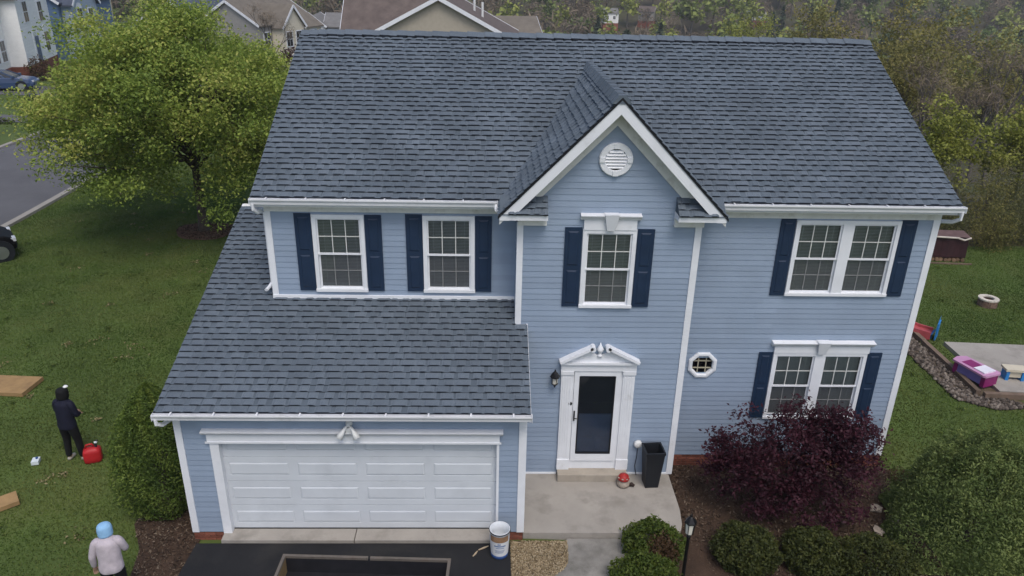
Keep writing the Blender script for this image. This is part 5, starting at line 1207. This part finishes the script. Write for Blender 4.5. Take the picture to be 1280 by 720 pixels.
mat('paint_black', (.004, .004, .005), .55, .03, spec=.1); mat('paint_blue', (.03, .06, .14), .3, .04, spec=.5, coat=.6); mat('tail_red', (.25, .01, .01), .3, .05); mat('head_clear', (.5, .52, .55), .15, .05)
def vehicle(name, label, x, y, rz, paint, L=4.7, Wd=1.86, Ht=1.72, suv=True, fo=.92):
    o = empty(name, (x, y, gz(x, y)+.015), R(rz)); tag(o, label, 'car')
    hl, hw = L/2, Wd/2
    # sections along the car: x, sill, belt, half width at belt
    secs = [(-hl, .55, .80, hw*.82), (-hl+.06, .38, .92, hw*.93), (-hl+.5, .26, 1.00, hw), (-.6, .22, 1.02, hw), (.6, .22, 1.02, hw), (hl-1.2, .25, 1.0, hw), (hl-.35, .30, .90, hw*.95), (hl-.05, .40, .74, hw*.86), (hl, .48, .66, hw*.74)]
    m = MB(); rows = []
    for xx, s_, b_, w_ in secs:
        rows.append([(xx, -w_*.55, s_-.02), (xx, -w_*.96, s_), (xx, -w_, (s_+b_)/2), (xx, -w_*.97, b_-.04), (xx, -w_*.90, b_), (xx, w_*.90, b_), (xx, w_*.97, b_-.04), (xx, w_, (s_+b_)/2), (xx, w_*.96, s_), (xx, w_*.55, s_-.02)])
    n = 10; vs = [p for r_ in rows for p in r_]
    m.add(vs, [(i_*n+k, i_*n+(k+1) % n, (i_+1)*n+(k+1) % n, (i_+1)*n+k) for i_ in range(len(rows)-1) for k in range(n)]+[tuple(range(n))[::-1], tuple(range((len(rows)-1)*n, len(rows)*n))])
    body = m.build('body', paint, o, smooth=False)
    md = body.modifiers.new('b', 'BEVEL'); md.width = .05; md.segments = 2; md.angle_limit = R(25)
    xr = -hl+.12 if suv else -hl+.9
    gb = [(xr, 1.0), (hl-1.25, 1.0)]; gt = [(xr+.28, Ht-.06), (hl-2.2, Ht-.04)]
    m = MB(); m.add([(gb[0][0], -hw*.9, 1.0), (gb[1][0], -hw*.9, 1.0), (gb[1][0], hw*.9, 1.0), (gb[0][0], hw*.9, 1.0), (gt[0][0], -hw*.72, Ht-.06), (gt[1][0], -hw*.72, Ht-.04), (gt[1][0], hw*.72, Ht-.04), (gt[0][0], hw*.72, Ht-.06)], [(0, 1, 5, 4), (1, 2, 6, 5), (2, 3, 7, 6), (3, 0, 4, 7)]); m.build('glass_house', 'far_pane', o)
    m = MB(); m.add([(gt[0][0]-.06, -hw*.74, Ht-.07), (gt[1][0]+.05, -hw*.74, Ht-.06), (gt[1][0]+.05, hw*.74, Ht-.06), (gt[0][0]-.06, hw*.74, Ht-.07), (gt[0][0]+.15, -hw*.6, Ht), (gt[1][0]-.15, -hw*.6, Ht), (gt[1][0]-.15, hw*.6, Ht), (gt[0][0]+.15, hw*.6, Ht)], [(4, 5, 6, 7), (0, 1, 5, 4), (1, 2, 6, 5), (2, 3, 7, 6), (3, 0, 4, 7), (0, 1, 2, 3)])
    for sg in (-1, 1):
        for t in (0, .36, .68, 1):
            a0 = Vector((gb[0][0]+(gb[1][0]-gb[0][0])*t, sg*hw*.905, 1.0)); a1 = Vector((gt[0][0]+(gt[1][0]-gt[0][0])*t, sg*hw*.735, Ht-.05)); m.bar(a0, a1, .10, .03, upv=(0, sg, 0))
    m.build('roof', paint, o)
    for xx in (-hl+.85, hl-fo):
        for sg in (-1, 1):
            m = MB(); m.lathe([(.2, -.11), (.33, -.11), (.355, -.08), (.355, .08), (.33, .11), (.2, .11)], 24, xx, sg*(hw-.10), .355, axis='y'); wh = m.build('wheel', 'tyre', o)
            m = MB(); yo = sg*(hw+.012); m.lathe([(.19, -.01), (.235, -.012), (.235, .012), (.19, .01)], 24, xx, yo, .355, axis='y'); m.lathe([(.05, -.02), (.05, .02)], 10, xx, yo, .355, axis='y')
            for k in range(5): t = 2*math.pi*k/5+.3; m.bar((xx, yo, .355), (xx+.21*math.cos(t), yo, .355+.21*math.sin(t)), .03, .07, upv=(0, 1, 0) if False else (-math.sin(t), 0, math.cos(t)))
            m.build('rim', 'silver', wh)
            m = MB(); m.lathe([(.33, -.02), (.42, -.02), (.42, .02), (.33, .02)], 22, xx, sg*(hw-.005), .37, axis='y'); m.build('wheel_arch', 'black_plastic', o)
    for sg in (-1, 1):
        m = MB(); m.box(-hl-.015, -hl+.12, sg*hw*.80-.12, sg*hw*.80+.12, .78, .98); m.build('tail_light', 'tail_red', o)
        m = MB(); m.box(hl-.22, hl-.02, sg*hw*.68-.16, sg*hw*.68+.16, .66, .78); m.build('headlight', 'head_clear', o)
        m = MB(); m.box(.75, .95, sg*(hw+.02)-.1, sg*(hw+.02)+.1, 1.02, 1.16); m.build('mirror', paint, o)
    m = MB(); m.box(-hl-.04, -hl+.1, -hw*.85, hw*.85, .42, .62); m.build('bumper', 'black_plastic', o)
    return o
vehicle('black_car', 'black car cut off by the left picture edge on the lawn', -13.5, 13.6, 38, 'paint_black', 4.4, 1.78, 1.75, True, .56)
vehicle('parked_car', 'dark blue car parked before the white house at the upper left', -33.0, 50.8, 14, 'paint_blue', 4.5, 1.8, 1.48, False)

# ------------------------------------------------------------------ people
mat('skin', (.42, .26, .19), .6, .06); mat('cloth_navy', (.008, .009, .022), .85, .2, 10); mat('cloth_black', (.006, .006, .007), .85, .2, 10); mat('cloth_pink', (.46, .41, .44), .9, .12, 10, bump=.3); mat('cloth_sky', (.26, .47, .70), .9, .1, 10, bump=.3); mat('shoe_pale', (.35, .33, .28), .8, .2); mat('cap_white', (.75, .75, .75), .7, .05); mat('hair_dark', (.012, .009, .007), .7, .2)
def skinned(name, verts, edges, radii, mt, parent, levels=2, root=0):
    me_ = bpy.data.meshes.new(name); me_.from_pydata(verts, edges, []); t = bpy.data.objects.new('tmp', me_); COL.objects.link(t)
    t.modifiers.new('s', 'SKIN'); sv = me_.skin_vertices[0].data
    for i_, r_ in enumerate(radii): sv[i_].radius = r_ if isinstance(r_, tuple) else (r_, r_); sv[i_].use_root = (i_ == root)
    u = t.modifiers.new('u', 'SUBSURF'); u.levels = levels; u.render_levels = levels
    dg = bpy.context.evaluated_depsgraph_get(); res = bpy.data.meshes.new_from_object(t.evaluated_get(dg)); bpy.data.objects.remove(t)
    res.materials.clear(); res.materials.append(MATS[mt]); res.polygons.foreach_set('use_smooth', [True]*len(res.polygons)); res.name = name
    return link(name, res, parent)
def person(label, x, y, rz, J, jacket, trousers, shoes, hood, hair, s=1.0):
    """J: joints in the person's own axes (x right, y forward, z up)"""
    root = empty('person', (x, y, gz(x, y)), R(rz)); root.scale = (s, s, s); tag(root, label, 'person')
    V, E_, Rd = [], [], []
    ix = {}
    def add(k, p, r_, par=None):
        ix[k] = len(V); V.append(p); Rd.append(r_)
        if par is not None: E_.append((ix[par], ix[k]))
    add('pel', J['pel'], .095); add('sp', J['sp'], .092, 'pel'); add('ch', J['ch'], .095, 'sp'); add('nk', J['nk'], .055, 'ch')
    h = Vector(J['hd']); f = Vector(J['face']).normalized()
    add('h0', tuple(h+Vector((0, 0, -.07))), .062, 'nk'); add('h1', tuple(h), .088, 'h0'); add('h2', tuple(h+Vector((0, 0, .09))-f*.01), .075, 'h1')
    add('nose', tuple(h+f*.095+Vector((0, 0, -.01))), .016, 'h1'); add('chin', tuple(h+f*.055+Vector((0, 0, -.09))), .035, 'h0')
    side = f.cross(Vector((0, 0, 1))).normalized()
    add('earr', tuple(h+side*.085), .02, 'h1'); add('earl', tuple(h-side*.085), .02, 'h1')
    for s_ in 'LR':
        add('sh'+s_, tuple(Vector(J['sh'+s_])-Vector((0, 0, .03))), .042, 'ch'); add('el'+s_, J['el'+s_], .046, 'sh'+s_); add('wr'+s_, J['wr'+s_], .032, 'el'+s_)
        w_ = Vector(J['wr'+s_]); d = (w_-Vector(J['el'+s_])).normalized(); lat = d.cross(Vector((0, 0, 1))); lat = lat.normalized() if lat.length > .05 else Vector((1, 0, 0)); dn = d.cross(lat)
        add('pa'+s_, tuple(w_+d*.06), .034, 'wr'+s_)
        for k in range(4):
            o_ = (k-1.5)*.019; ln = (.070, .082, .078, .06)[k]
            add(f'f{k}a{s_}', tuple(w_+d*.10+lat*o_), .0095, 'pa'+s_); add(f'f{k}b{s_}', tuple(w_+d*(.10+ln*.55)+lat*o_+dn*.012), .009, f'f{k}a{s_}'); add(f'f{k}c{s_}', tuple(w_+d*(.10+ln*.9)+lat*o_+dn*.035), .008, f'f{k}b{s_}')
        add('th1'+s_, tuple(w_+d*.05+lat*.045), .012, 'pa'+s_); add('th2'+s_, tuple(w_+d*.09+lat*.06+dn*.015), .0095, 'th1'+s_)
        add('hp'+s_, J['hp'+s_], .088, 'pel'); add('kn'+s_, J['kn'+s_], .060, 'hp'+s_); add('an'+s_, J['an'+s_], .040, 'kn'+s_); add('to'+s_, J['to'+s_], .032, 'an'+s_)
    skinned('body', V, E_, Rd, 'skin', root)
    def sub(keys, grow, over=None):
        kk = [k for k in keys]; idx = {k: i_ for i_, k in enumerate(kk)}; inv = {v: k for k, v in ix.items()}
        return [V[ix[k]] for k in kk], [(idx[inv[a_]], idx[inv[b_]]) for a_, b_ in E_ if inv[a_] in idx and inv[b_] in idx], [Rd[ix[k]]+grow+(over or {}).get(k, 0) for k in kk]
    pz, sp, ch_, nk = (Vector(J[k]) for k in ('pel', 'sp', 'ch', 'nk'))
    def loft(name, rings, mt, n=20):
        m = MB(); vs = []
        for k, (c_, rx, ry) in enumerate(rings):
            for q in range(n):
                t = 2*math.pi*q/n; wr_ = 1+.025*math.sin(5*t+2.1*k)+.02*math.sin(9*t-k); vs.append((c_[0]+rx*wr_*math.cos(t), c_[1]+ry*wr_*math.sin(t), c_[2]))
        k = len(rings); m.add(vs, [(a_*n+q, a_*n+(q+1) % n, (a_+1)*n+(q+1) % n, (a_+1)*n+q) for a_ in range(k-1) for q in range(n)]+[tuple(range((k-1)*n, k*n))])
        o = m.build(name, mt, root, smooth=True); u = o.modifiers.new('u', 'SUBSURF'); u.levels = u.render_levels = 1; return o
    Z = lambda v_, dz: (v_.x, v_.y, v_.z+dz)
    loft('jacket', [(Z(pz, -.10), .195, .145), (Z(pz, -.07), .205, .155), (Z(pz, .0), .200, .150), (Z(sp, -.06), .188, .142), (Z(sp, .05), .190, .142), (Z(ch_, -.04), .205, .150), (Z(ch_, .05), .205, .142), (Z(ch_, .10), .170, .118), (Z(nk, -.03), .095, .09), (Z(nk, .02), .075, .075)], jacket)
    for s_ in 'LR':
        a_, b_, c_ = Vector(J['sh'+s_]), Vector(J['el'+s_]), Vector(J['wr'+s_])
        skinned('sleeve', [tuple(a_.lerp(nk, .62)-Vector((0, 0, .035))), tuple(a_), tuple(a_.lerp(b_, .5)), tuple(b_), tuple(b_.lerp(c_, .5)), tuple(c_)], [(k, k+1) for k in range(5)], [.085, .086, .070, .064, .058, .046], jacket, root)
        a_, b_, c_ = Vector(J['hp'+s_]), Vector(J['kn'+s_]), Vector(J['an'+s_])
        skinned('trouser_leg', [tuple(a_+Vector((0, 0, .08))), tuple(a_+Vector((0, 0, -.04))), tuple(a_.lerp(b_, .5)), tuple(b_), tuple(b_.lerp(c_, .5)), tuple(c_)], [(k, k+1) for k in range(5)], [.10, .112, .098, .080, .072, .060], trousers, root)
    for s_ in 'LR':
        a_, t = Vector(J['an'+s_]), Vector(J['to'+s_]); d = (t-a_); d.z = 0; d.normalize()
        skinned('shoe', [tuple(a_-d*.05+Vector((0, 0, -.04))), tuple(a_+d*.03+Vector((0, 0, -.035))), tuple(t+d*.03+Vector((0, 0, -.0)))], [(0, 1), (1, 2)], [.045, .05, .042], shoes, root)
    skinned('hood', [tuple(h+Vector((0, 0, -.17))-f*.05), tuple(h+Vector((0, 0, -.09))-f*.035), tuple(h+Vector((0, 0, .02))-f*.025), tuple(h+Vector((0, 0, .11))-f*.02)], [(0, 1), (1, 2), (2, 3)], [.135, .128, .138, .105], hood, root)
    m = MB()
    for s_ in (-1, 1): m.lathe([(.001, -.008), (.01, 0), (.001, .008)], 8, *(h+f*.083+side*s_*.03+Vector((0, 0, .02))))
    m.build('eyes', 'hair_dark', root)
    return root, h, f, side
J1 = dict(pel=(0, 0, .95), sp=(0, .0, 1.12), ch=(0, .03, 1.34), nk=(0, .06, 1.50), hd=(.0, .10, 1.63), face=(.5, .8, -.25), shL=(-.185, .02, 1.42), elL=(-.25, .07, 1.16), wrL=(-.08, .27, 1.08), shR=(.185, .02, 1.42), elR=(.24, .05, 1.15), wrR=(.10, .26, 1.04),
          hpL=(-.10, 0, .90), knL=(-.12, .02, .50), anL=(-.12, -.03, .09), toL=(-.14, .13, .04), hpR=(.10, 0, .90), knR=(.13, .05, .50), anR=(.15, .05, .09), toR=(.18, .21, .04))
r1, h, f, side = person('person in a navy jacket and black hood standing beside the red fuel can', -3.42, 2.45, -14, J1, 'cloth_navy', 'cloth_black', 'shoe_pale', 'cloth_black', None, 1.0)
m = MB(); m.lathe([(.05, .0), (.048, .018), (.03, .034), (.005, .04)], 12, *(h+f*.055+side*.03+Vector((0, 0, .13)))); m.build('cap_badge', 'cap_white', r1, smooth=True)
J2 = dict(pel=(0, 0, .95), sp=(0, .02, 1.12), ch=(0, .05, 1.34), nk=(-.01, .09, 1.49), hd=(-.03, .15, 1.60), face=(-.35, .75, -.5), shL=(-.19, .04, 1.41), elL=(-.26, .0, 1.15), wrL=(-.28, .06, .90), shR=(.19, .04, 1.41), elR=(.25, .09, 1.18), wrR=(.14, .30, 1.08),
          hpL=(-.10, 0, .90), knL=(-.11, .03, .50), anL=(-.11, -.02, .09), toL=(-.12, .14, .04), hpR=(.10, 0, .90), knR=(.11, .05, .50), anR=(.12, .02, .09), toR=(.13, .18, .04))
person('person in a pale jacket and light blue hood at the picture bottom left', -.66, -1.58, 12, J2, 'cloth_pink', 'cloth_black', 'cloth_black', 'cloth_sky', None, .95)

# ------------------------------------------------------------------ gravel, chips, grass
def inpoly(px, py, poly):
    c_ = np.zeros(len(px), bool); n = len(poly)
    for i_ in range(n):
        x0, y0 = poly[i_]; x1, y1 = poly[(i_+1) % n]
        if y0 == y1: continue
        k = ((y0 > py) != (y1 > py)) & (px < (x1-x0)*(py-y0)/(y1-y0)+x0); c_ ^= k
    return c_
def scatter(poly, n, g):
    xs_ = [p[0] for p in poly]; ys_ = [p[1] for p in poly]; x = g.uniform(min(xs_), max(xs_), n*3); y = g.uniform(min(ys_), max(ys_), n*3); k = inpoly(x, y, poly); return x[k][:n], y[k][:n]
def pebbles(name, label, poly, n, smin, smax, mt, zf, seed):
    g = np.random.default_rng(seed); x, y = scatter(poly, n, g); n = len(x); z = zf(x, y)
    base = np.array([(1, 0, 0), (0, 1, 0), (-1, 0, 0), (0, -1, 0), (0, 0, .7), (0, 0, -.7)]); tri = np.array([(0, 1, 4), (1, 2, 4), (2, 3, 4), (3, 0, 4), (1, 0, 5), (2, 1, 5), (3, 2, 5), (0, 3, 5)])
    s = g.uniform(smin, smax, n); a_ = g.random(n)*6.28; b_ = base[None]*s[:, None, None]*(.7+.6*g.random((n, 6, 1)))
    X_ = b_[..., 0]*np.cos(a_)[:, None]-b_[..., 1]*np.sin(a_)[:, None]+x[:, None]; Y_ = b_[..., 0]*np.sin(a_)[:, None]+b_[..., 1]*np.cos(a_)[:, None]+y[:, None]; Z_ = b_[..., 2]+z[:, None]+s[:, None]*.25
    V = np.stack([X_, Y_, Z_], -1).reshape(-1, 3); F = (tri[None]+6*np.arange(n)[:, None, None]).reshape(-1, 3)
    tag(link(name, fastmesh(name, V, F, mt, np.repeat(g.random(n), 8))), label, 'gravel', kind='stuff')
mat('pea_gravel', (.2, .15, .09), .9, .15, 5, rnd=[(.10, .07, .04), (.20, .15, .085), (.30, .235, .14), (.38, .32, .22)]); mat('river_stone', (.2, .17, .14), .9, .2, 5, rnd=[(.04, .032, .026), (.085, .068, .056), (.14, .115, .095), (.22, .19, .16)])
mat('gravel_bed', (.11, .085, .055), .95, .25, 12, bump=.8, bscale=60, fine=.3)
gpoly = [(5.87, -.06), (6.93, -.06), (6.93, -.42), (6.90, -.62), (6.80, -.80), (6.62, -.95), (6.4, -1.1), (6.0, -1.4), (5.87, -1.55)]
slab('gravel_bed', gpoly, -.4, -.175, 'gravel_bed', 'small bed of tan pea gravel between driveway and walkway', 'gravel bed')
pebbles('pea_gravel', 'tan pea gravel filling the bed before the porch', gpoly, 4200, .012, .024, 'pea_gravel', lambda x, y: np.full(len(x), -.175), 3)
spoly = [(17.6, 11), (18.2, 11), (18.2, 5.5), (18.9, 5.3), (19.3, 4.95), (18.3, 4.85), (17.5, 5.4), (17.55, 8)]
sheet('stone_strip', spoly, 'gravel_bed', 'brownish strip of stones along the timber edging', 'stone bed', .03)
pebbles('river_stones', 'mixed brown river stones along the timber edging', spoly, 1500, .035, .085, 'river_stone', lambda x, y: ground(x, y)+.02, 4)
def chips(name, label, poly, n, size, mt, dz, seed):
    g = np.random.default_rng(seed); x, y = scatter(poly, n, g); P = np.stack([x, y, ground(x, y)+dz+.02*g.random(len(x))], 1); V, F = leafquads(P, size, g, .9, .35)
    tag(link(name, fastmesh(name, V, F, mt, g.random(len(P)))), label, 'mulch', kind='stuff')
mat('chip', (.07, .045, .03), .95, .15, 4, rnd=[(.030, .019, .013), (.062, .040, .027), (.100, .068, .047), (.19, .15, .11)])
chips('mulch_chips', 'loose brown bark chips over the front bed', bedR, 12000, .065, 'chip', .06, 5); chips('mulch_chips', 'loose bark chips over the strip by the garage corner', bedL, 2500, .06, 'chip', .03, 6); chips('mulch_chips', 'loose reddish chips around the large tree trunk', ringp, 1500, .08, 'chip', .04, 8)
# scattered pale debris at the edge of the bed
for k, (x, y, lab) in enumerate(((13.35, 1.0, 'pale broken stone at the right edge of the bed'), (13.55, .62, 'flat pale stone lower at the right edge of the bed'), (13.1, .35, 'small pale stone near the weeping shrub'))):
    m = MB(); g = random.Random(k); m.lathe([(.05, 0), (.12, .02), (.10, .07), (.03, .09)], 7); m.v = [(a_*(.6+.8*g.random()), b_*(.6+.8*g.random()), c_) for a_, b_, c_ in m.v]; tag(m.build('bed_stone', 'stone_tan', None, (x, y, gz(x, y)+.05)), lab, 'stone', 'pale stones in the bed')
def grass(name, label, poly, n, seed, avoid=()):
    g = np.random.default_rng(seed); x, y = scatter(poly, n, g)
    for pl in avoid: k = ~inpoly(x, y, pl); x, y = x[k], y[k]
    n = len(x); z = ground(x, y)-.004; a_ = g.random(n)*6.283; wd = .012+.012*g.random(n); h = .022+.026*g.random(n); la = g.random(n)*6.283; ln = h*(.2+.7*g.random(n))
    c_, s = np.cos(a_)*wd, np.sin(a_)*wd
    V = np.stack([np.stack([x-c_, y-s, z], 1), np.stack([x+c_, y+s, z], 1), np.stack([x+ln*np.cos(la), y+ln*np.sin(la), z+h], 1)], 1).reshape(-1, 3)
    pt = np.zeros(n)
    for q in range(14):
        wl = 1.0+5*(q/13)**1.5; th = g.random()*6.283; pt += np.sin((x*np.cos(th)+y*np.sin(th))*6.283/wl+g.random()*6.283)*(.5+.5*wl/6)
    pt = np.clip(.5+.16*pt, 0, 1)
    tag(link(name, fastmesh(name, V, np.arange(3*n).reshape(-1, 3), 'grass', np.clip(.42*g.random(n)+.58*pt, 0, 1))), label, 'grass', kind='stuff')
grass('grass', 'short green grass of the lawn left of the garage', [(-13.7, -6), (-.03, -6), (-.03, 12), (-1, 30), (-13.7, 30)], 420000, 1, [bedL, ringp])
grass('grass', 'short green grass of the lawn right of the house', [(14.2, 2.2), (14.0, -1), (14, -5), (30, -5), (33, 17), (14.2, 17.6)], 330000, 2, [spoly, [(18.8, 8.5), (27, 7.9), (27, 4.7), (18.7, 5.5)], bedR])

def weeds(name, label, poly, n, seed, mt, avoid):
    g = np.random.default_rng(seed); x, y = scatter(poly, n, g)
    for pl in avoid: k = ~inpoly(x, y, pl); x, y = x[k], y[k]
    r_ = .05+.16*g.random(len(x))**2; k = np.repeat(np.arange(len(x)), 26); P = np.stack([x[k]+g.normal(size=len(k))*r_[k], y[k]+g.normal(size=len(k))*r_[k], np.zeros(len(k))], 1); P[:, 2] = ground(P[:, 0], P[:, 1])+.03+.03*g.random(len(k))
    V, F = leafquads(P, .055, g, .7, .6); tag(link(name, fastmesh(name, V, F, mt, g.random(len(k)))), label, 'weeds', kind='stuff')
LP = [(-13.5, -5), (-.3, -5), (-.3, 12), (-1.5, 28), (-13.5, 28)]; RP = [(14.6, 2.2), (14.6, -4), (29, -4), (31, 16), (14.6, 16.5)]
weeds('lawn_weeds', 'low clover and weeds dotted through the left lawn', LP, 330, 21, 'boxwood_leaf', [bedL, ringp]); weeds('lawn_weeds', 'low clover and weeds dotted through the right lawn', RP, 160, 22, 'boxwood_leaf', [spoly, bedR, [(18.7, 8.6), (27, 8), (27, 4.6), (18.7, 5.4)]])
mat('thatch', (.2, .17, .08), .9, .2, 3, rnd=[(.12, .10, .045), (.20, .17, .08), (.28, .24, .13)])
weeds('dry_thatch', 'pale dry grass scraps scattered over the left lawn', LP, 60, 23, 'thatch', [bedL, ringp])

# ------------------------------------------------------------------ air
hz = bpy.data.materials.new('haze'); hz.use_nodes = True; hz.node_tree.nodes.remove(hz.node_tree.nodes['Principled BSDF'])
pv = hz.node_tree.nodes.new('ShaderNodeVolumePrincipled'); pv.inputs['Color'].default_value = (.86, .90, .95, 1); pv.inputs['Density'].default_value = .00034
hz.node_tree.links.new(pv.outputs[0], hz.node_tree.nodes['Material Output'].inputs['Volume']); MATS['haze'] = hz
m = MB(); m.box(-430, 570, -310, 910, -45, 95); tag(m.build('haze', 'haze'), 'thin pale spring haze over the whole valley', 'haze', kind='stuff')
